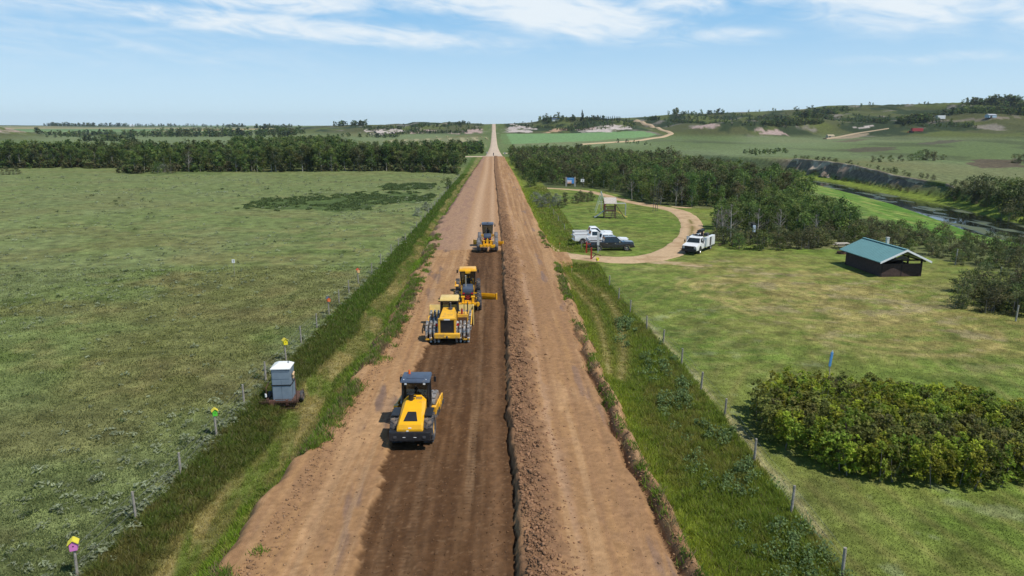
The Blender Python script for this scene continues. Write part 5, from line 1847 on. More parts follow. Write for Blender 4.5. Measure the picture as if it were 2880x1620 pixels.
# ------------------------------------------------------------------ motor graders
def build_grader(loc, rz, label, roof, ym, tyre, second):
    t = empty("motor_grader", loc, rz, label, "grader", "machines working on the dirt road")
    W = 1.02 if not second else 1.16
    tw = .42 if not second else .50
    for y in (-2.35, -.75):
        for s in (-1, 1):
            wheel(t, (s * W, y, .70), .70, tw, tyre, ym, 20)
    for s in (-1, 1):
        wheel(t, (s * W, 4.6, .70), .70, tw, tyre, ym, 20)
        part(MB().box((s * .80, -1.55, .72), (.18, 2.0, .34), .05), "tandem_case", ym, t)
    part(MB().box((0, -1.6, 1.25), (.98, 2.2, .75), .05), "engine_bay", blk if second else dgry, t)
    part(MB().box((0, -1.45, 1.82), (1.02, 2.1, .36), .07, top=(.86, .94)), "engine_hood", gry, t, True)
    part(MB().box((0, -2.72, 1.32), (.92, .05, .62), .01), "radiator", blk, t)
    b = MB().lathe([(-.012, .20), (.012, .22), (.03, .16)], True, 20, (0, 0, 0))
    if not second:
        for k in range(6):
            a = k * math.pi / 3
            MBx = (0, -2.76, 1.25)
            part(MB().box((.15 * math.cos(a), -2.77, 1.25 + .15 * math.sin(a)), (.20, .02, .08), rot=Matrix.Rotation(-a, 3, 'Y')), "fan_blade", red, t)
    b.b.free()
    for s in (-1, 1):
        part(MB().box((s * .38, -2.78, 1.62), (.16, .05, .13), .02), "tail_light", lampr, t)
        part(MB().tube([(s * .55, -2.7, 1.0), (s * .55, -2.7, 2.0), (s * .55, -1.0, 2.0)], .025), "handrail", ym, t)
    part(MB().cyl((-.18, -1.6, 1.95), (-.18, -1.6, 2.95), .055, .055, 12).tube([(-.18, -1.6, 2.93), (-.18, -1.70, 3.03)], .05), "exhaust", chrome if not second else dgry, t, True)
    cab(t, 1.22, 1.40, .35, 1.70, 1.35, 3.02, roof, .14, .20)
    if not second:
        part(MB().box((0, .12, 2.98), (.42, .30, .26), .05, top=(1.3, 1)), "air_conditioner", roof, t)
    else:
        part(MB().box((0, .5, 3.26), (.22, .2, .12), .03), "beacon", blk, t)
    for s in (-1, 1):
        mirror(t, s * .78, 1.7, 2.95, s)
        part(MB().box((s * .66, .3, 3.05), (.14, .06, .1), .02), "work_light", lampw, t)
    part(MB().tube([(0, 1.6, 1.55), (0, 2.6, 1.85), (0, 4.0, 1.65), (0, 4.7, 1.1)], .20, 10).box((0, 4.65, .95), (1.9, .28, .30), .05).box((0, 5.2, 1.0), (1.2, .5, .5), .05), "main_frame", ym, t)
    part(MB().lathe([(-.05, .62), (.05, .66), (.10, .62), (.10, .50), (-.05, .50)], False, 30, (0, 2.6, .95)).box((0, 3.6, .95), (.22, 2.0, .18), .03), "circle", ym, t)
    q = Matrix.Rotation(math.radians(-24), 3, 'Z')
    L = 2.15
    off = Vector((.72 if not second else .1, 2.0, .34))
    b = MB()
    b.prism([(-.08, -.32), (.02, -.34), (-.10, -.05), (-.08, .28), (-.16, .30), (-.20, -.05)], -L, L)
    b.box((-L, -.06, 0), (.05, .34, .66), .01).box((L, -.06, 0), (.05, .34, .66), .01)
    b.box((.3, -.24, .05), (L * 1.6, .08, .09)).box((.3, -.24, .22), (L * 1.6, .07, .06))
    bl = part(b, "moldboard", ym, t)
    bl.location, bl.rotation_euler = off, (0, 0, math.radians(-20))
    for s in (-1, 1):
        part(MB().cyl((s * .35, 2.2, 1.9), (s * .60, 2.5, 1.05), .06, .045, 10), "lift_ram", steel, t)
        part(MB().tube([(s * .70, 1.3, .9), (s * .78, .9, 1.3)], .03).box((s * .72, 1.0, .62), (.3, .5, .04)), "step", blk, t)
    # rear ripper
    b = MB()
    for s in (-1, 1):
        b.box((s * .45, -3.05, 1.0), (.22, .35, .70), .03)
        b.box((s * .45, -3.05, 1.38), (.34, .40, .10), .02)
    b.box((0, -3.35, .78), (2.05, .26, .22), .03).box((0, -3.08, .95), (.60, .30, .18), .02)
    n = 5
    for k in range(n):
        x = -.88 + 1.76 * k / (n - 1)
        b.box((x, -3.42, .78), (.16, .30, .36), .02)
    if second:
        b.box((0, -3.1, 1.15), (.30, .22, .80), .02).cyl((0, -3.15, 1.2), (0, -3.15, 1.75), .06)
    part(b, "ripper_frame", ym, t)
    for k in range(n):
        x = -.88 + 1.76 * k / (n - 1)
        part(MB().loft([[(x - .04, -3.5, .70), (x + .04, -3.5, .70), (x + .04, -3.36, .70), (x - .04, -3.36, .70)], [(x - .02, -3.40, .20), (x + .02, -3.40, .20), (x + .02, -3.34, .20), (x - .02, -3.34, .20)]]), "ripper_tooth", steel, t)
    if second:
        for s in (-1, 1):
            part(MB().box((s * 1.02, -3.18, .95), (.56, .10, .62), .03), "mud_flap", rub2, t)
            part(MB().tube([(s * .70, -2.9, 1.2), (s * .95, -3.1, 1.0)], .05), "flap_arm", ym, t)
        part(MB().box((.62, -3.42, .70), (.40, .30, .34), .04), "ripper_block", ym, t)
        part(MB().cyl((-.62, -2.85, 1.0), (-.62, -2.85, 1.42), .09), "extinguisher", red, t)
    else:
        part(MB().box((-1.05, .2, 1.72), (.36, .9, .05), .01).box((-1.15, .5, 1.9), (.1, .5, .3), .02), "side_box", ym, t)
    sitting_person((loc[0] + .02, loc[1] + .85, loc[2] + 1.66), rz, "operator in dark clothes in the " + ("black roofed" if second else "yellow roofed") + " grader cab", darkc, blk)
    return t


build_grader((-2.50, 64.9, road_z(-2.5, 65) - .03), math.radians(2), "motor grader with yellow roof and grey hood, its blade reaching over the dark soil", yel, yel, rub, False)
build_grader((-.92, 95.2, .0), math.radians(0), "motor grader with black roof and pale mud flaps, farthest machine up the road", gry, yel, rub2, True)


# ------------------------------------------------------------------ pickups
def build_pickup(paint, crew, label, loc, rz, L=5.7, dark=False, cover=False):
    """nose towards +y"""
    t = empty("pickup_truck", loc, rz, label, "pickup truck", "pickups parked on the lawn")
    W = 1.0
    hy = L / 2
    wb0, wb1 = -hy + 1.18, hy - .98
    cab0 = -hy + (1.75 if crew else 2.25)
    hood0 = hy - 1.55
    # lower body with wheel arches
    def arch(yc, n=8):
        return [(yc + .50 * math.cos(math.pi * k / n), .36 + .50 * math.sin(math.pi * k / n)) for k in range(n, -1, -1)]
    low = [(-hy, .48), (-hy + .02, .42)] + arch(wb0) + arch(wb1) + [(hy - .08, .42), (hy, .62), (hy - .02, .98), (hy - .22, 1.10), (hood0, 1.18), (hood0, 1.12), (cab0, 1.12), (-hy + .03, 1.10), (-hy, 1.02)]
    body = part(MB().prism(low, -W, W, bev=.025), "body", paint, t, True)
    # bed hollow drawn as its own dark floor with rims
    part(MB().box((0, (-hy + cab0) / 2, 1.125), (1.62, cab0 + hy - .22, .02)), "bed_cover" if cover else "bed_floor", (paint if cover else mat("bed_liner", (.22, .22, .22), rough=.8)), t)
    b = MB()
    for s in (-1, 1):
        b.box((s * .93, (-hy + cab0) / 2, 1.16), (.12, cab0 + hy - .02, .12), .03)
    b.box((0, -hy + .06, 1.14), (1.9, .10, .12), .03)
    part(b, "bed_rail", paint, t)
    part(MB().box((0, -hy - .015, .82), (1.5, .04, .50), .02).box((0, -hy - .045, .98), (.22, .02, .06)), "tailgate", paint, t)
    # greenhouse
    c1 = hood0 - .02
    rf0, rf1 = cab0 + .22, c1 - (.72)
    g = MB().loft([[(-.95, cab0, 1.08), (.95, cab0, 1.08), (.95, c1, 1.12), (-.95, c1, 1.12)], [(-.74, rf0, 1.80), (.74, rf0, 1.80), (.72, rf1, 1.80), (-.72, rf1, 1.80)], [(-.66, rf0 + .08, 1.86), (.66, rf0 + .08, 1.86), (.64, rf1 - .10, 1.86), (-.64, rf1 - .10, 1.86)]])
    part(g, "cab", paint, t, False)
    # windows set 6 mm proud of the cab skin
    def P(u, y, z):   # point on the side skin at height z
        f = (z - 1.1) / .70
        return .95 - .22 * f + .008
    def ywin(z, back): return (cab0 + .22 * (z - 1.08) / .72) if back else (c1 - .72 * (z - 1.12) / .68)
    for s in (-1, 1):
        zs = (1.20, 1.72)
        ya, yb = cab0 + .18, c1 - .22
        seg = [(ya, (ya + yb) / 2 - .08), ((ya + yb) / 2 + .02, yb)] if crew else [(ya + .12, yb)]
        for i, (y0, y1) in enumerate(seg):
            lo0, lo1 = y0, min(y1, ywin(zs[0], False) - .12)
            hi0, hi1 = max(y0, ywin(zs[1], True) + .10), min(y1, ywin(zs[1], False) - .10)
            part(MB().quad([(s * P(0, 0, zs[0]), lo0, zs[0]), (s * P(0, 0, zs[0]), lo1, zs[0]), (s * P(0, 0, zs[1]), hi1, zs[1]), (s * P(0, 0, zs[1]), hi0, zs[1])]), "side_window", glass, t)
            part(MB().box((s * (W + .006), (y0 + y1) / 2 - .25, 1.02), (.02, .16, .04), .005), "door_handle", chrome if dark else paint, t)
            part(MB().box((s * (W + .001), y1 + .04, .82), (.006, .012, .62)), "door_seam", blk, t)
        part(MB().box((s * 1.08, c1 - .42, 1.22), (.16, .12, .22), .03), "mirror", chrome if dark else blk, t)
        part(MB().box((s * .86, -hy - .012, .86), (.20, .06, .42), .02), "tail_light", lampr, t)
        part(MB().box((s * .80, hy - .03, .86), (.30, .08, .20), .02), "headlight", lampw, t)
        for wy in (wb0, wb1):
            wheel(t, (s * .86, wy, .39), .39, .27, rub, chrome, 0, rimr=.68)
    def wsc(z, e):
        f = (z - 1.12) / .68
        return c1 - .72 * f + e
    part(MB().quad([(-.86, wsc(1.2, .012), 1.20), (.86, wsc(1.2, .012), 1.20), (.70, wsc(1.74, .012), 1.74), (-.70, wsc(1.74, .012), 1.74)]), "windscreen", glass, t)
    part(MB().quad([(-.70, cab0 + .07, 1.32), (.70, cab0 + .07, 1.32), (.62, cab0 + .19, 1.72), (-.62, cab0 + .19, 1.72)]), "rear_window", glass, t)
    part(MB().box((0, hy - .60, 1.155), (1.5, 1.2, .05), .02, rot=Matrix.Rotation(-.06, 3, 'X')), "hood", paint, t)
    part(MB().box((0, hy + .0, .84), (1.25, .06, .26), .02), "grille", blk, t)
    part(MB().box((0, hy + .05, .52), (1.92, .18, .20), .04), "front_bumper", chrome if not dark else blk, t)
    part(MB().box((0, -hy - .08, .50), (1.85, .18, .18), .04), "rear_bumper", chrome if not dark else blk, t)
    part(MB().box((0, 0, .40), (1.2, L * .8, .18)), "chassis", blk, t)
    return t


def on_ground(x, y): return (x, y, float(ground(np.array([x]), np.array([y]))[0]))


E90 = -math.pi / 2
p = at(1540, 631); build_pickup(blkp, True, "dirty black crew cab pickup with red tail light, parked beside the gravel track", (p.x, p.y + 1.0, p.z), E90 + .03, 5.9, True)
q = at(1541, 612); build_pickup(wht, True, "white crew cab pickup just behind the black one, mostly hidden by it", (15.9, p.y + 3.9, p.z), E90 + .03, 5.7)
build_pickup(wht, False, "white pickup between two other white ones, dark wheel arch showing", (14.3, p.y + 7.0, p.z), E90 + .05, 5.7)
build_pickup(wht, False, "white pickup of the back row with dark rear cab window, farthest from the track", (14.7, p.y + 10.6, p.z), E90 + .04, 5.8)


def build_service_truck():
    p = at(1752, 640)
    t = empty("service_truck", (p.x + .9, p.y + 2.6, p.z), math.radians(145), "white mechanic's truck with black push bumper and folded crane, parked off the gravel loop", "service truck")
    hy = 3.4
    low = [(hy, .55), (hy, 1.05), (hy - .15, 1.22), (hy - 1.35, 1.36), (hy - 1.35, 1.40), (hy - 3.1, 1.40), (hy - 3.1, .55)]
    part(MB().prism(low, -1.0, 1.0, bev=.03), "body", wht, t, True)
    c0, c1 = hy - 3.1, hy - 1.3
    part(MB().loft([[(-.98, c0, 1.36), (.98, c0, 1.36), (.98, c1, 1.36), (-.98, c1, 1.36)], [(-.80, c0 + .08, 2.05), (.80, c0 + .08, 2.05), (.78, c1 - .62, 2.05), (-.78, c1 - .62, 2.05)], [(-.70, c0 + .15, 2.12), (.70, c0 + .15, 2.12), (.68, c1 - .75, 2.12), (-.68, c1 - .75, 2.12)]]), "cab", wht, t)
    part(MB().quad([(-.88, c1 - .05, 1.45), (.88, c1 - .05, 1.45), (.74, c1 - .555, 1.99), (-.74, c1 - .555, 1.99)]), "windscreen", glass, t)
    for s in (-1, 1):
        part(MB().quad([(s * .972, c0 + .75, 1.46), (s * .972, c1 - .28, 1.46), (s * .822, c1 - .62, 1.98), (s * .822, c0 + .80, 1.98)]), "side_window", glass, t)
        part(MB().quad([(s * .972, c0 + .15, 1.46), (s * .972, c0 + .62, 1.46), (s * .822, c0 + .66, 1.98), (s * .822, c0 + .2, 1.98)]), "side_window", glass, t)
        part(MB().tube([(s * 1.0, c1 - .35, 1.5), (s * 1.22, c1 - .35, 1.5)], .02).box((s * 1.26, c1 - .35, 1.55), (.16, .08, .32), .02), "mirror", blk, t)
        part(MB().box((s * .80, hy + .01, .95), (.28, .08, .26), .02), "headlight", lampw, t)
        part(MB().prism([(hy - 1.45 + .56 * math.cos(a), .5 + .56 * math.sin(a)) for a in np.linspace(math.pi, 0, 9)] + [(hy - .85, .5), (hy - 2.05, .5)][:0], s * .98 - .03, s * .98 + .04), "wheel_arch", blk, t)
        wheel(t, (s * .88, hy - 1.45, .45), .45, .30, rub, chrome, 0, rimr=.62)
        wheel(t, (s * .86, -2.2, .45), .45, .42, rub, chrome, 0, rimr=.62)
        # service body sides with open tool doors
        part(MB().box((s * 1.02, -1.5, 1.32), (.46, 3.4, 1.30), .03), "tool_locker", wht, t)
        for k in range(3):
            d = part(MB().box((0, 0, 0), (.03, .62, 1.12), .01), "locker_door", wht if k != 1 else dgry, t)
            d.location, d.rotation_euler = (s * (1.27 + (.26 if s > 0 else 0)), -.25 - k * 1.05, 1.33), (0, 0, (s * 1.1 if s > 0 else 0))
    part(MB().box((.98, -1.5, 1.32), (.57, 3.0, 1.0)), "locker_interior", blk, t)
    part(MB().box((0, -1.5, .98), (1.7, 3.3, .12)), "deck", dgry, t)
    part(MB().box((0, hy + .03, .95), (1.25, .08, .40), .02), "grille", blk, t)
    part(MB().box((0, hy + .12, .62), (2.0, .26, .34), .05).tube([(-.85, hy + .2, .7), (-.85, hy + .2, 1.15), (.85, hy + .2, 1.15), (.85, hy + .2, .7)], .04), "push_bumper", blk, t)
    part(MB().box((0, 0, .55), (1.0, 6.2, .2)), "chassis", blk, t)
    b = MB().cyl((.45, -2.7, 1.3), (.45, -2.7, 2.35), .16, .14, 14).box((.45, -2.7, 2.45), (.34, .44, .36), .04)
    b.box((.20, -1.35, 2.52), (.24, 2.8, .26), .03, rot=Matrix.Rotation(-.02, 3, 'X')).box((.14, -.6, 2.75), (.18, 1.2, .16), .02).cyl((.3, -2.4, 2.2), (.22, -1.4, 2.46), .07)
    part(b, "crane", blk, t)
    part(MB().box((-.5, -1.8, 2.1), (.5, .7, .4), .04), "compressor", dgry, t)
    part(MB().box((.62, -.7, 2.05), (.4, .4, .3), .05), "tool_chest", dgry, t)
    part(MB().box((-.72, .1, 2.1), (.08, .06, .9)).box((.72, .1, 2.0), (.08, .06, .7)).box((0, .1, 2.22), (1.5, .05, .06)), "headache_rack", blk, t)
    return t


build_service_truck()


# ------------------------------------------------------------------ fences and what is fixed to their posts
wirem = mat("fence_wire", (.20, .20, .20), rough=.6, metal=.5)


def build_fence(label, pts, h=1.15, rad=.065, name="wire_fence", lean=.05):
    o = empty(name, (pts[0][0], pts[0][1], float(ground(np.array([pts[0][0]]), np.array([pts[0][1]]))[0])), 0, label, "fence")
    z0 = o.location.z
    tops = []
    for x, y in pts:
        z = float(ground(np.array([x]), np.array([y]))[0])
        lx, ly = random.uniform(-lean, lean), random.uniform(-lean, lean)
        hh = h * random.uniform(.94, 1.1)
        a = Vector((x - o.location.x, y - o.location.y, z - z0 - .1))
        b = a + Vector((lx, ly, hh + .1))
        part(MB().cyl(a, b, rad * random.uniform(.85, 1.15), rad * random.uniform(.75, 1.0), 8), "post", woodm, o)
        tops.append((a, b))
    for f in (.42, .68, .94):
        part(MB().tube([a.lerp(b, f) for a, b in tops], .006, 4), "wire", wirem, o)
    return o


def lane(fn, ya, yb, step):
    out, y = [], ya
    while y < yb:
        out.append((float(fn(np.array(y))), y))
        y += step * random.uniform(.92, 1.08)
    return out


bases = [(195, 1452), (343, 1310), (455, 1195), (545, 1096), (614, 1015), (669, 957), (720, 906), (758, 862), (797, 825), (828, 791), (853, 762), (878, 737), (902, 713), (935, 690), (958, 665), (985, 640), (1003, 622)]
wp = [at(*q) for q in bases]
more = [(float(fence_l(np.array(y))), y) for y in np.arange(wp[-1].y + 6, 250, 7.0)]
build_fence("old post and wire fence between the pasture and the tall grass west of the road", [(q.x, q.y) for q in wp] + more, 1.25, .06)
bases = [(2118, 1452), (1990, 1292), (1897, 1162), (1822, 1052), (1763, 985), (1714, 922), (1668, 866), (1627, 830), (1585, 787), (1556, 755), (1533, 722)]
wp2 = [at(*q) for q in bases]
build_fence("old post and wire fence between the tall grass and the mown lawn", [(q.x, q.y) for q in wp2], 1.25, .065)
bases = [(1463, 626), (1440, 600), (1420, 578), (1405, 557), (1393, 540), (1383, 525)]
build_fence("short run of post and wire fence north of the red gate posts", [tuple(at(*q)[:2]) for q in bases], 1.0, .05)


def build_birdhouse(label, px, py, box, roof, h=1.28, rz=.5, s=1.0):
    p = at(px, py)
    t = empty("birdhouse", (p.x, p.y + .05, p.z + h), rz, label, "birdhouse", "painted birdhouses on fence posts")
    b1 = mat("birdhouse_paint", box, rough=.6, var=.06)
    b2 = mat("birdhouse_roof_paint", roof, rough=.6, var=.06)
    s *= .8
    a = .17 * s
    bd = part(MB().prism([(-a * .8, 0), (a * .8, 0), (a * .85, .28 * s), (0, .42 * s), (-a * .85, .28 * s)], -a * .85, a * .85, 'y'), "box", b1, t)
    part(MB().cyl((0, -a * .87, .20 * s), (0, -a * .84, .20 * s), .03 * s, .03 * s, 12), "entrance_hole", blk, bd)
    b = MB()
    for q in (-1, 1):
        b.box((q * a * .60, 0, .385 * s), (a * 1.5, a * 2.3, .025), rot=Matrix.Rotation(q * .72, 3, 'Y'))
    part(b, "roof", b2, t)
    part(MB().box((0, a * .9, .0), (.05, .03, .5 * s)), "mount", woodm, t)
    return t


build_birdhouse("bright pink birdhouse with a yellow roof on a fence post", 195, 1452, (.66, .20, .50), (.72, .62, .05), 1.15, .4, 1.15)
build_birdhouse("lime green birdhouse with a yellow roof on a fence post", 545, 1096, (.10, .52, .04), (.70, .58, .05), 1.18, .5, 1.1)
build_birdhouse("all yellow birdhouse on a fence post behind the portable toilet", 720, 906, (.80, .66, .02), (.70, .58, .05), 1.18, .6, 1.25)
build_birdhouse("orange birdhouse with a dark blue grey roof on a pasture fence post", 828, 791, (.75, .16, .05), (.12, .13, .17), 1.2, .6, 1.2)
build_birdhouse("orange birdhouse with a bright red orange roof on a pasture fence post", 902, 713, (.78, .45, .20), (.70, .10, .03), 1.2, .6, 1.2)
yb_ = at(1500, 665)
build_birdhouse("small yellow birdhouse on a short post near the red gate", 1503, 665, (.80, .66, .02), (.70, .58, .05), .45, .6, 1.1)


def simple_post(name, label, cat, px, py, h, build, rz=0.0, group=None):
    p = at(px, py)
    t = empty(name, p, rz, label, cat, group)
    build(t, h)
    return t


def sign_small(t, h):
    part(MB().cyl((0, 0, -.1), (0, 0, h), .025, .025, 8), "post", woodm, t)
    part(MB().box((0, -.03, h - .12), (.34, .02, .42), .005), "sign_panel", whitep, t)
    part(MB().box((0.02, -.045, h - .05), (.14, .006, .03)).box((0.02, -.045, h - .16), (.03, .006, .14)), "sign_mark", blk, t)


simple_post("field_sign", "small white sign with a dark mark on a thin post in the pasture", "sign", 590, 690, 1.65, sign_small)


def stake(t, h):
    part(MB().box((0, 0, h / 2 - .05), (.04, .02, h + .1)), "lath", mat("raw_lath", (.5, .36, .2), rough=.8), t)
    part(MB().box((0, -.012, h - .12), (.05, .012, .22)), "ribbon", mat("orange_ribbon", (.85, .22, .03), rough=.6), t)


for px, py, lb in ((1295, 597, "survey lath with orange top standing on the road shoulder"), (1374, 608, "survey lath with orange top at the grass north of the driveway mouth"), (1408, 628, "survey lath with orange top on the north side of the driveway"), (1438, 690, "survey lath with orange top in the grass south of the driveway")):
    simple_post("survey_stake", lb, "survey stake", px, py, 1.0, stake, .3, "orange topped survey stakes by the driveway")


# red gate posts
def gate_post(t, h):
    part(MB().box((0, 0, h / 2 - .1), (.17, .17, h + .2), .02).box((0, 0, h + .03), (.22, .22, .10), .03), "post", red, t)
    part(MB().box((.25, 0, h * .86), (.46, .10, .10), .01), "bracket", red, t)


def gate_post2(t, h):
    part(MB().box((0, 0, h / 2 - .1), (.18, .18, h + .2), .02).box((0, 0, h + .03), (.22, .22, .08), .03), "post", red, t)
    part(MB().cyl((0, 0, h * .62), (1.15, -.5, h * .42), .06, .06, 8), "gate_arm", rust, t)
    part(MB().cyl((.10, 0, .15), (.62, -.25, h * .52), .05, .05, 8), "brace", rust, t)


simple_post("gate_post", "bright red gate post with a bracket, behind the tail of the black pickup", "gate post", 1475, 636, 1.4, gate_post, 0, "red gate posts of the driveway")
simple_post("gate_post", "dark red gate post with a braced swing arm at the edge of the gravel track", "gate post", 1487, 653, 1.45, gate_post2, 0, "red gate posts of the driveway")


def edge_sign(t, h):
    part(MB().cyl((0, 0, -.1), (0, 0, h), .045, .045, 8), "post", alu, t)
    part(MB().box((0, -.06, h - .85), (.30, .06, 1.75), .01), "sign_panel", mat("pale_sign_back", (.55, .56, .58), rough=.5, metal=.3), t)


p_ = at(1505, 640)
simple_post("entrance_sign", "tall narrow pale sign panel on a post in front of the black pickup", "sign", 1504, 636, 2.75, edge_sign, 0)


# ------------------------------------------------------------------ portable toilet on its trailer
def build_toilet():
    p = at(714, 1020)
    rz = math.radians(3)
    tr = empty("utility_trailer", (p.x, p.y, p.z), rz, "rusty low trailer with mesh tailgates that carries the portable toilet", "trailer")
    part(MB().box((0, .55, .36), (1.75, 1.9, .08), .01).box((0, 1.9, .32), (.12, 1.4, .10)), "deck", rust, tr)
    for s in (-1, 1):
        wheel(tr, (s * .98, .75, .33), .33, .2, rub, rust, 0)
        part(MB().tube([(s * .90, -.38, .35), (s * .90, -.38, 1.30), (s * .78, .1, 1.62), (s * .62, .5, 1.62)], .028), "rail_hoop", rust, tr)
        part(MB().box((s * .90, .55, .45), (.06, 1.9, .14)), "side_rail", rust, tr)
    for x, w in ((-.98, .56), (-.05, .66), (.72, .72)):
        b = MB()
        for k in range(8):
            b.box((x - w / 2 + w * k / 7, -.62, .34), (.025, .06, .62), rot=Matrix.Rotation(.5, 3, 'X'))
        for k in range(4):
            b.box((x, -.62 - .10 + .09 * k, .10 + .16 * k), (w, .03, .03))
        part(b, "mesh_ramp", rust, tr)
    part(MB().box((-.52, -.5, .36), (.32, .05, .42)).box((.34, -.5, .36), (.16, .05, .44)), "tail_plate", mat("brown_plate", (.17, .085, .06), rough=.8, var=.3), tr)
    part(MB().cyl((-.93, -.40, .75), (-.93, -.40, .95), .06), "reflector", whitep, tr)
    c, s_ = math.cos(rz), math.sin(rz)
    t = empty("portable_toilet", (p.x - s_ * .32, p.y + c * .32, p.z + .40), rz, "blue grey portable toilet with a white domed roof strapped on a trailer", "portable toilet")
    part(MB().box((0, 0, 1.02), (1.12, 1.14, 2.04), .03), "walls", plastic, t)
    b = MB()
    for x in (-.27, .27):
        b.box((x, -.578, .52), (.50, .016, .98), .004)
    for x in (-.27, .27):
        b.box((x, -.578, 1.22), (.50, .016, .32), .004)
    b.box((0, -.578, 1.63), (1.02, .016, .40), .004)
    for k in range(4):
        b.box((0, -.582, 1.86 + .04 * k), (1.0, .02, .018))
    for y in (-.3, .27):
        b.box((.568, y, .75), (.016, .48, 1.3), .004)
    part(b, "wall_panel", mat("toilet_panel_plastic", (.20, .25, .30), rough=.5, var=.1, scale=3, dirt=((.22, .24, .26), 3, .58, .5)), t)
    part(MB().loft([[(-.60, -.62, 2.04), (.60, -.62, 2.04), (.60, .62, 2.04), (-.60, .62, 2.04)], [(-.60, -.62, 2.10), (.60, -.62, 2.10), (.60, .62, 2.10), (-.60, .62, 2.10)], [(-.34, -.30, 2.24), (.34, -.30, 2.24), (.34, .45, 2.24), (-.34, .45, 2.24)], [(-.24, -.15, 2.28), (.24, -.15, 2.28), (.24, .35, 2.28), (-.24, .35, 2.28)]]), "roof", whitep, t)
    part(MB().cyl((.36, .1, 2.1), (.36, .1, 2.34), .06, .06, 12), "vent_pipe", alu, t)
    part(MB().box((0, -.60, 1.03), (1.16, .03, .06)).box((.59, 0, 1.03), (.03, 1.16, .06)).box((-.59, 0, 1.03), (.03, 1.16, .06)), "strap", blk, t)
    part(MB().box((.64, -.05, 1.46), (.09, .30, .34), .05).box((.68, -.12, 1.62), (.10, .34, .10), .04, rot=Matrix.Rotation(.4, 3, 'X')), "soap_holder", mat("tan_plastic", (.62, .42, .24), rough=.6), t)


build_toilet()

# ------------------------------------------------------------------ picnic shelter
brown = mat("brown_stained_log", (.068, .040, .034), rough=.75, var=.25, scale=5, bump=.2, bscale=12)
brownd = mat("dark_stained_timber", (.028, .018, .018), rough=.8, var=.25, scale=5)
green = mat("green_metal_roof", (.145, .300, .300), rough=.45, var=.06, scale=1.2)
trimw = mat("white_trim_paint", (.80, .80, .80), rough=.5, var=.03)


def build_shelter():
    A, Bp, Cp = at(2130, 668), at(2215, 696.5), at(2314, 694.5)
    ux = Vector((Cp.x - Bp.x, Cp.y - Bp.y, 0))
    w = ux.length
    rz = math.atan2(ux.y, ux.x)
    L = 7.4
    t = empty("picnic_shelter", (Bp.x, Bp.y, Bp.z), rz, "brown log picnic shelter with a green metal roof and white gable trim", "shelter")
    H, hw = 1.95, 1.42
    def logs(b, p0, p1, z0, z1, n):
        for k in range(n):
            z = z0 + (k + .5) * (z1 - z0) / n
            b.cyl((*p0, z), (*p1, z), (z1 - z0) / n * .56, None, 10)
    b = MB(); logs(b, (0, 0), (0, L), 0, H, 13); part(b, "long_wall", brown, t, True)
    b = MB(); logs(b, (-.1, 0), (w + .1, 0), 0, hw, 10); b.box((w / 2, 0, hw + .03), (w + .1, .20, .07)); part(b, "gable_wall", brown, t, True)
    b = MB(); logs(b, (0, L), (w, L), 0, H, 13); part(b, "back_wall", brown, t, True)
    b = MB(); logs(b, (w, 0), (w, L), 0, hw * .75, 8); part(b, "half_wall", brown, t, True)
    for x, y in ((0, 0), (w / 2, 0), (w, 0), (w, L / 3), (w, 2 * L / 3), (w, L), (0, L)):
        part(MB().box((x, y, H / 2 + .02), (.16, .16, H), .01), "post", brownd, t)
    ov, ap, e0 = .66, 3.10, 1.74
    # roof: two slabs with standing seams
    for s in (-1, 1):
        xe = (-ov) if s < 0 else (w + ov)
        b = MB().loft([[(xe, -.75, e0), (xe, -.75, e0 + .07), (w / 2, -.75, ap + .07), (w / 2, -.75, ap)], [(xe, L + .7, e0), (xe, L + .7, e0 + .07), (w / 2, L + .7, ap + .07), (w / 2, L + .7, ap)]])
        n = 22
        for k in range(n):
            y = -.65 + (L + 1.3) * k / (n - 1)
            p0, p1 = Vector((xe, y, e0 + .085)), Vector((w / 2, y, ap + .085))
            b.cyl(p0, p1, .018, None, 4)
        part(b, "roof_slope", green, t)
    part(MB().box((w / 2, L / 2, ap + .11), (.30, L + 1.45, .05), .01), "ridge_cap", green, t)
    for s in (-1, 1):
        xe = (-ov - .02) if s < 0 else (w + ov + .02)
        part(MB().loft([[(xe, -.80, e0 - .10), (xe, -.76, e0 - .10), (xe, -.76, e0 + .12), (xe, -.80, e0 + .12)], [(w / 2, -.80, ap - .10), (w / 2, -.76, ap - .10), (w / 2, -.76, ap + .12), (w / 2, -.80, ap + .12)]]), "gable_trim", trimw, t)
    b = MB()
    for y in (0, L / 2, L):
        b.cyl((0, y + .12, H - .10), (w, y + .12, H - .10), .09, None, 8)
    for x in (0, w):
        b.cyl((x, -.6, H - .12), (x, L + .5, H - .12), .09, None, 8)
    part(b, "roof_beam", brownd, t)
    part(MB().loft([[(w * .28, .02, H + .02), (w * .72, .02, H + .02), (w * .72, .10, H + .02), (w * .28, .10, H + .02)], [(w * .46, .02, H + .42), (w * .54, .02, H + .42), (w * .54, .10, H + .42), (w * .46, .10, H + .42)]]), "gable_panel", mat("weathered_panel", (.10, .085, .08), rough=.8), t)
    part(MB().box((w / 2 + .9, L * .62, 3.05), (.30, .30, 1.35), .02).box((w / 2 + .9, L * .62, 3.76), (.36, .36, .07)), "chimney", mat("pale_block", (.52, .50, .45), rough=.85, var=.15), t)
    part(MB().box((w / 2, L / 2, .03), (w - .2, L - .2, .1)), "floor", mat("concrete_slab", (.26, .25, .23), rough=.9), t)
    return t


build_shelter()


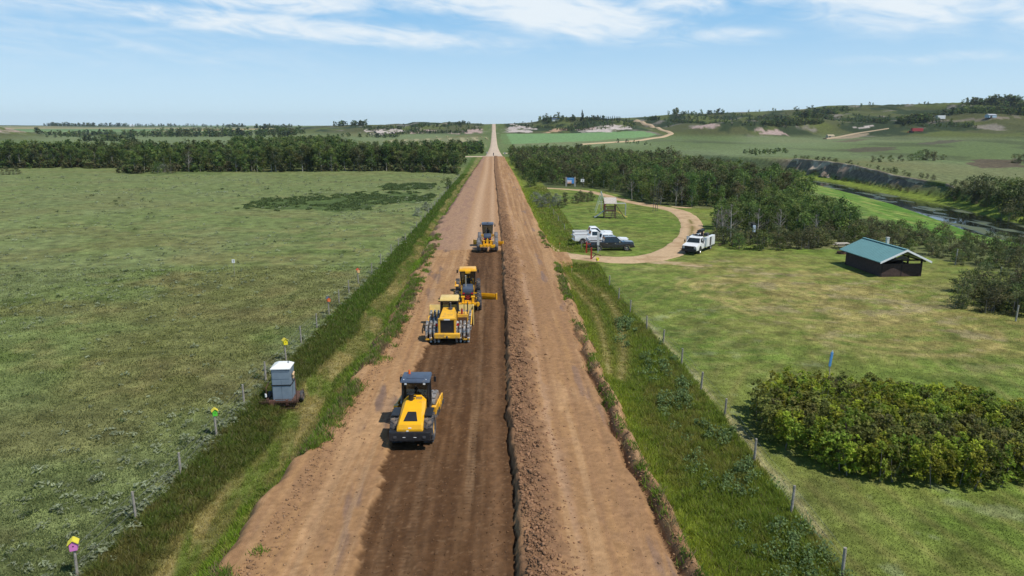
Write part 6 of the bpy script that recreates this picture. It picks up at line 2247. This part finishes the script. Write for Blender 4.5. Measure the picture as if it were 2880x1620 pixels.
def build_table(px, py, rz):
    p = at(px, py)
    t = empty("picnic_table", p, rz, "weathered picnic table on the lawn at the back of the brown shelter", "picnic table")
    part(MB().box((0, 0, .75), (1.9, .75, .05), .01), "table_top", mat("bleached_planks", (.55, .50, .42), rough=.8, var=.2), t)
    for s in (-1, 1):
        part(MB().box((0, s * .72, .45), (1.9, .28, .05), .01), "bench", woodm, t)
    for s in (-1, 1):
        part(MB().tube([(s * .7, -.75, 0), (s * .7, -.2, .74)], .04).tube([(s * .7, .75, 0), (s * .7, .2, .74)], .04).tube([(s * .7, -.75, .42), (s * .7, .75, .42)], .035), "leg_frame", brownd, t)


build_table(2117, 625, .05)
p = at(2117, 638)
t = empty("fire_ring", p, 0, "low rusty fire ring on the bare lawn by the picnic table", "fire pit")
part(MB().lathe([(0, .62), (.28, .62), (.28, .57), (0, .57)], False, 24), "ring", rust, t)
part(MB().cyl((0, 0, .01), (0, 0, .05), .55, .5, 20), "ash", mat("ash", (.10, .095, .09), rough=1), t)


# ------------------------------------------------------------------ playground
def build_playground():
    p = at(1533, 548)
    t = empty("play_tower", p, math.radians(-3), "wooden climbing tower with a pale roof, grey and yellow slides and a rope net", "play tower")
    timb = mat("brown_timber", (.12, .075, .05), rough=.85, var=.25, scale=6)
    W, D = 1.0, 1.0
    for sx in (-1, 1):
        for sy in (-1, 1):
            part(MB().box((sx * W, sy * D, 1.55), (.14, .14, 3.1), .01), "post", timb, t)
    part(MB().box((0, 0, 1.35), (2.1, 2.1, .12), .01), "platform", timb, t)
    b = MB()
    for k in range(9):
        b.box((-.88 + .22 * k, -D, 1.85), (.12, .05, .85))
    b.box((0, -D, 2.28), (2.1, .08, .10)).box((0, -D - .02, 1.46), (2.1, .10, .26))
    part(b, "railing", timb, t)
    b = MB()
    for s in (-1, 1):
        b.loft([[(-1.15, s * 1.35, 2.75), (1.15, s * 1.35, 2.75), (1.15, s * 1.35, 2.80), (-1.15, s * 1.35, 2.80)], [(-1.15, 0, 3.75), (1.15, 0, 3.75), (1.15, 0, 3.80), (-1.15, 0, 3.80)]])
    part(b, "roof", mat("faded_boards", (.46, .41, .36), rough=.85, var=.15), t)
    b = MB()
    for k in range(3):
        b.box((0, -D, .22 + .38 * k), (1.9, .10, .09))
    part(b, "ladder", timb, t)
    def slide(name, m, a, bq, w, lab):
        a, bq = Vector(a), Vector(bq)
        d = (bq - a)
        side = Vector((0, 1, 0)) * w / 2
        up = Vector((0, 0, .16))
        r = lambda q: [q - side, q + side, q + side + up, q + side * .86 + up, q + side * .86 + up * .2, q - side * .86 + up * .2, q - side * .86 + up, q - side + up]
        part(MB().loft([r(a), r(a.lerp(bq, .9)), r(bq + Vector((d.x * .08, 0, .02)))]), name, m, t, label=lab)
    slide("slide", alu, (-1.0, -.5, 1.40), (-2.7, -.5, .12), .62, "grey metal slide")
    slide("slide", mat("yellow_plastic", (.80, .62, .15), rough=.4), (1.0, .0, 1.40), (3.1, -.3, .12), .6, "pale yellow slide")
    b = MB()
    for k in range(6):
        x = 1.0 + .30 * k
        z = 2.5 * (1 - k / 5.5)
        b.cyl((.95 + .0 * k, -1.05, 2.5 - .42 * k) if False else (1.0 + .32 * k, -1.45 - .02 * k, max(.05, 2.5 - .47 * k)), (1.0 + .05 * k, -1.45, .05), .022, None, 5)
    b.cyl((1.0, -1.05, 2.6), (2.75, -1.5, .0), .06).cyl((1.0, -1.05, 2.6), (-.1, -1.9, .0), .06)
    for k in range(4):
        f = (k + 1) / 5
        b.cyl(Vector((1.0, -1.05, 2.6)).lerp(Vector((2.75, -1.5, 0)), f), Vector((1.0, -1.05, 2.6)).lerp(Vector((-.1, -1.9, 0)), f), .025, None, 5)
    part(b, "rope_net", mat("dark_rope", (.07, .05, .04), rough=.9), t)
    part(MB().tube([(1.0, .6, 2.6), (3.0, .8, 2.6), (3.1, .8, 2.45), (3.1, .8, .0)], .05).tube([(1.0, 1.4, 2.6), (3.0, 1.6, 2.6), (3.1, 1.6, 2.45), (3.1, 1.6, 0)], .05), "monkey_bars", alu, t)
    # swing set
    p = at(1512, 534)
    s = empty("swing_set", p, math.radians(84), "tall pale metal swing set with A shaped ends beside the climbing tower", "swing set")
    pale = mat("pale_green_tube", (.52, .56, .44), rough=.5, var=.1)
    for x in (-1.4, 2.6):
        part(MB().cyl((x, -1.15, 0), (x, 0, 3.9), .06).cyl((x, 1.15, 0), (x, 0, 3.9), .06).cyl((x, -.62, 1.8), (x, .62, 1.8), .045), "frame_end", pale, s)
    part(MB().cyl((-1.4, 0, 3.9), (2.6, 0, 3.9), .065), "top_bar", alu, s)
    for x in (-.6, .4, 1.5):
        sw = part(MB().box((x, 0, .62), (.45, .2, .04), .01), "swing_seat", blk, s)
        part(MB().cyl((x - .2, 0, .64), (x - .2, 0, 3.88), .012, None, 5).cyl((x + .2, 0, .64), (x + .2, 0, 3.88), .012, None, 5), "chain", alu, sw)
    q = at(1521, 534)
    w = empty("play_board", q, 0, "narrow red panel standing between the swing and the climbing tower", "play board")
    part(MB().box((0, 0, 1.2), (.42, .08, 2.0), .03), "panel", mat("faded_red_panel", (.42, .10, .05), rough=.7, var=.15), w)
    part(MB().box((-.2, .02, .9), (.1, .1, 2.0)).box((.2, .02, .9), (.1, .1, 2.0)), "post", brownd, w)


build_playground()


# ------------------------------------------------------------------ signs by the track
def build_board():
    p = at(1435, 469)
    t = empty("notice_board", p, 0, "blue picture board between pale double posts at the edge of the wood", "sign board")
    conc = mat("pale_post", (.48, .46, .43), rough=.85, var=.12)
    for s in (-1, 1):
        for k in (-1, 1):
            part(MB().box((s * 1.22 + k * .13, 0, 1.30), (.14, .16, 2.7), .01), "post", conc, t)
    bd = part(MB().box((0, -.02, 1.65), (2.05, .08, 1.65), .01), "board", mat("sky_blue_print", (.085, .27, .62), rough=.5, var=.06), t)
    part(MB().box((-.32, -.065, 1.45), (1.25, .01, .62)), "picture", mat("pale_print", (.66, .60, .66), rough=.5, var=.15, scale=3), bd)
    part(MB().box((-.32, -.068, 1.02), (1.25, .01, .34)), "picture_strip", mat("orange_print", (.74, .42, .25), rough=.5, var=.15, scale=3), bd)
    part(MB().box((0, -.066, 2.30), (1.1, .01, .14)), "title_strip", mat("pale_blue_print", (.32, .62, .80), rough=.5), bd)
    part(MB().box((0, -.02, 2.50), (2.05, .10, .10)), "top_rail", brownd, t)
    p = at(1465, 472)
    t = empty("park_sign", p, 0, "small white sign with a dark symbol on two thin posts", "sign")
    for s in (-1, 1):
        part(MB().cyl((s * .35, 0, -.1), (s * .35, 0, 2.4), .04), "post", dgry, t)
    part(MB().box((0, -.04, 1.98), (.98, .03, .82), .05), "sign_panel", whitep, t)
    part(MB().box((0, -.06, 2.10), (.50, .01, .07)).box((.03, -.06, 1.92), (.10, .01, .34)).box((.03, -.06, 1.80), (.30, .01, .10)), "symbol", dgry, t)


build_board()


def bat_post(t, h):
    part(MB().box((0, 0, h / 2), (.28, .28, h), .02), "post", blk, t)
    part(MB().box((.28, -.10, h - .75), (.42, .22, 1.0), .04), "display_box", mat("pale_blue_panel", (.45, .52, .60), rough=.4), t)
    part(MB().box((.02, 0, h + .04), (.75, .5, .07), .02, rot=Matrix.Rotation(.25, 3, 'Y')), "roof", dgry, t)


simple_post("display_post", "dark post with a pale blue box and little roof among the scrub", "display post", 1888, 616, 3.1, bat_post)


def mast(t, h):
    for x, k in ((-.35, 1), (0.1, .78), (.5, .97)):
        part(MB().cyl((x, 0, -.1), (x + .12, .05, h * k), .05, .035, 8), "pole", dgry, t)
    part(MB().box((.05, 0, 1.5), (.8, .04, .05)).box((.05, 0, 2.4), (.8, .04, .05)), "cross_bar", dgry, t)


simple_post("pole_frame", "slender dark three pole frame standing on the lawn by the gravel loop", "pole frame", 1647, 531, 6.6, mast)


def bluep(t, h):
    part(MB().cyl((0, 0, -.1), (0.02, 0, h - .6), .05, .05, 8), "post", woodm, t)
    part(MB().box((.04, 0, h - .5), (.15, .10, 1.0), .02, rot=Matrix.Rotation(.08, 3, 'Y')), "blue_sleeve", mat("bright_blue_plastic", (.10, .30, .62), rough=.4), t)
    part(MB().cyl((.08, 0, h), (.10, 0, h + .12), .05, .02, 8), "finial", mat("pale_blue_cap", (.35, .50, .66), rough=.4), t)


simple_post("marker_post", "bright blue marker post rising behind the caragana thicket", "marker post", 2084, 950, 1.8, bluep)

# posts of the old fence beyond the shelter
for px, py, h, lb in ((2403, 666, 1.9, "pale leaning fence post at the scrub nearest the shelter"), (2513, 712, 1.7, "pale fence post at the scrub, half way between shelter and thicket"), (2576 - 21, 808, 1.4, "short white post among the bushes of the lawn thicket")):
    simple_post("fence_post", lb, "fence post", px, py, h, lambda t, h: part(MB().cyl((0, 0, -.1), (.05, 0, h), .07, .06, 8).ball((.05, 0, h), .062, n=8), "post", barkm, t), 0, "lone posts by the scrub")

# posts at the far crossing
for px, py, h, lb in ((1225, 392, 2.2, "road sign post on the west corner of the far crossing"), (1270, 394, 2.4, "road sign post on the east corner of the far crossing")):
    def rs_(t, h):
        part(MB().cyl((0, 0, -.1), (0, 0, h), .07), "post", woodm, t)
        part(MB().box((0, .06, h - .5), (.9, .04, .9), .02, rot=Matrix.Rotation(.78, 3, 'Y')), "sign_panel", alu, t)
    simple_post("road_sign", lb, "road sign", px, py, h, rs_)
simple_post("road_barrier", "dark upright barrier panel standing on the gravel at the end of the works", "barrier", 1241.5, 393, 1.9, lambda t, h: (part(MB().box((0, 0, h / 2), (.5, .12, h), .02), "panel", dgry, t), part(MB().box((0, 0, .08), (.9, .6, .16), .03), "foot", blk, t)))

# ------------------------------------------------------------------ far things
rw = mat("barn_red", (.40, .055, .06), rough=.6, var=.1)


def build_trailer(name, label, cat, px, py, L, h, W, m, rz, lift=1.1, legs=True):
    p = at(px, py)
    t = empty(name, p, rz, label, cat)
    part(MB().box((0, 0, lift + h / 2), (L, W, h), .06), "body", m, t)
    b = MB()
    for k in range(int(L / .8)):
        b.box((-L / 2 + .4 + .8 * k, -W / 2 - .02, lift + h / 2), (.06, .05, h * .96))
    part(b, "side_rib", m, t)
    part(MB().box((0, 0, lift - .1), (L * .95, W * .6, .2)), "chassis", blk, t)
    for s in (-1, 1):
        for x in (L * .30, L * .42):
            wheel(t, (x, s * W * .42, .5), .5, .3, rub, dgry, 0).rotation_euler = (0, 0, math.pi / 2)
    part(MB().cyl((-L * .4, 0, 0), (-L * .4, 0, lift), .1), "landing_leg", dgry, t)
    return t


build_trailer("grain_trailer", "long red grain trailer parked at the foot of the hill", "trailer", 2306, 333, 11.5, 2.9, 2.6, rw, .12)
build_trailer("box_trailer", "taller white box trailer on the dirt bench of the hillside", "trailer", 2366, 300.5, 8.5, 3.6, 2.5, whitep, .06, .5)
build_trailer("box_trailer", "lower white box trailer with dark skirt on the dirt bench of the hillside", "trailer", 2344, 299.5, 6.5, 2.4, 2.5, whitep, .0, 1.2)
p = at(2293, 334)
t = empty("farm_tractor", p, .6, "dark tractor with red front loader standing by the red grain trailer", "tractor")
for s in (-1, 1):
    wheel(t, (s * 1.0, -.9, .95), .95, .6, rub, dgry, 14)
    wheel(t, (s * .9, 1.6, .6), .6, .4, rub, dgry, 12)
part(MB().box((0, 1.0, 1.5), (.9, 2.4, .8), .1), "hood", blk, t)
part(MB().box((0, -.6, 2.3), (1.5, 1.5, 1.6), .08, top=(.9, .9)), "cab", glass, t)
part(MB().box((0, -.6, 3.15), (1.6, 1.6, .15), .05), "roof", red, t)
part(MB().tube([(-.6, .6, 1.8), (-.6, 2.6, 1.9), (-.6, 3.2, .8)], .1).tube([(.6, .6, 1.8), (.6, 2.6, 1.9), (.6, 3.2, .8)], .1).box((0, 3.5, .7), (2.2, .7, .7), .05), "loader", red, t)
for px, py, lb, m, sc in ((2492, 296, "pale blue scrap shed on the dirt bench of the hillside", mat("pale_blue_tin", (.36, .48, .56), rough=.5), 1.0), (2088, 346, "tan heap shaped shelter by the hill track", mat("tan_canvas", (.5, .42, .28), rough=.8), .8)):
    p = at(px, py)
    t = empty("farm_shed", p, .2, lb, "shed")
    part(MB().box((0, 0, 1.2 * sc), (9 * sc, 5 * sc, 2.4 * sc), .05), "walls", m, t)
    part(MB().prism([(-2.8 * sc, 2.4 * sc), (2.8 * sc, 2.4 * sc), (0, 3.6 * sc)], -4.8 * sc, 4.8 * sc), "roof", alu if sc == 1 else m, t)
    part(MB().box((-2 * sc, -2.52 * sc, 1.0 * sc), (2.4 * sc, .06, 2.0 * sc)), "door", dgry, t)
p = at(1655 - 100, 303)
t = empty("farm_house", at(1400, 305), .1, "low farm house with grey roof among the shelterbelt trees", "house")
part(MB().box((0, 0, 1.5), (13, 8, 3), .05), "wall", whitep, t)
part(MB().prism([(-4.6, 3), (4.6, 3), (0, 5)], -7, 7), "roof", gry, t)
part(MB().box((3, -4.03, 1.6), (1.6, .06, 1.1)), "window", glass, t)
t = empty("farm_house", at(332, 318), .1, "tiny white farm house among the trees of the western horizon", "house")
part(MB().box((0, 0, 2.0), (16, 9, 4), .05), "wall", whitep, t)
part(MB().prism([(-5, 4), (5, 4), (0, 6.5)], -8.5, 8.5), "roof", whitep, t)

# shelterbelt spruces on the skyline
sp_ = [make_tree("spruce_tree", 9.0, 1.9, .05, 26, 26, .85, 'spruce', .9, 300, woodm, .15)]
for (V, pr) in ((sp_[0].children[0].data, sp_[0]),):
    co = np.empty(len(V.vertices) * 3, np.float32)
    V.vertices.foreach_get("co", co)
    co = co.reshape(-1, 3)
    f = np.clip(1.15 - co[:, 2] / 9.6, .06, 1) * 1.05
    co[:, 0] *= f
    co[:, 1] *= f
    V.vertices.foreach_set("co", co.ravel())
us = set()
xs_ = [1464] + list(np.linspace(1478, 1560, 18)) + [1446, 1440, 1573, 1583, 1424]
for i, px in enumerate(xs_):
    o = place(sp_, us, at(px + random.uniform(-1, 1), 303.5), (1.75 if i == 0 else random.uniform(.62, .85)), random.random() * 6, "tallest dark spruce of the skyline shelterbelt" if i == 0 else "dark pointed spruce in the skyline shelterbelt", None if i == 0 else "spruces of the skyline shelterbelt")
    o.rotation_euler[0] = o.rotation_euler[1] = 0

# hay bales
bl = empty("hay_bale", (0, 0, 0), 0, "round hay bale lying on the mown hay field", "hay bale", "round bales on the hay field")
part(MB().lathe([(-.75, .2), (-.75, .70), (-.68, .78), (.68, .78), (.75, .70), (.75, .2)], True, 24, (0, 0, .76)), "bale", mat("hay", (.42, .36, .20), rough=.95, var=.2, scale=5), bl, True)
first = True
for px, py in ((1145, 355), (1176, 352), (1193, 353), (1200, 348), (1212, 347), (1222, 349), (1226, 352), (1098, 346), (1125, 345), (1146, 395 - 40)):
    o = bl if first else copy_tree(bl)
    first = False
    o.location, o.rotation_euler = at(px, py), (0, 0, random.random() * 3)

# ------------------------------------------------------------------ summer haze over the valley
hz = bpy.data.materials.new("haze_air")
hz.use_nodes = True
hn, hl = hz.node_tree.nodes, hz.node_tree.links
hn.remove(hn["Principled BSDF"])
pv = hn.new("ShaderNodeVolumePrincipled")
pv.inputs["Color"].default_value = (.80, .90, 1.0, 1)
pv.inputs["Density"].default_value = 0.00006
pv.inputs["Anisotropy"].default_value = 0.2
hl.new(pv.outputs[0], hn["Material Output"].inputs["Volume"])
hb = MB().box((0, 3100, 47), (11600, 6800, 112)).obj("haze", hz)
tag(hb, kind="stuff")
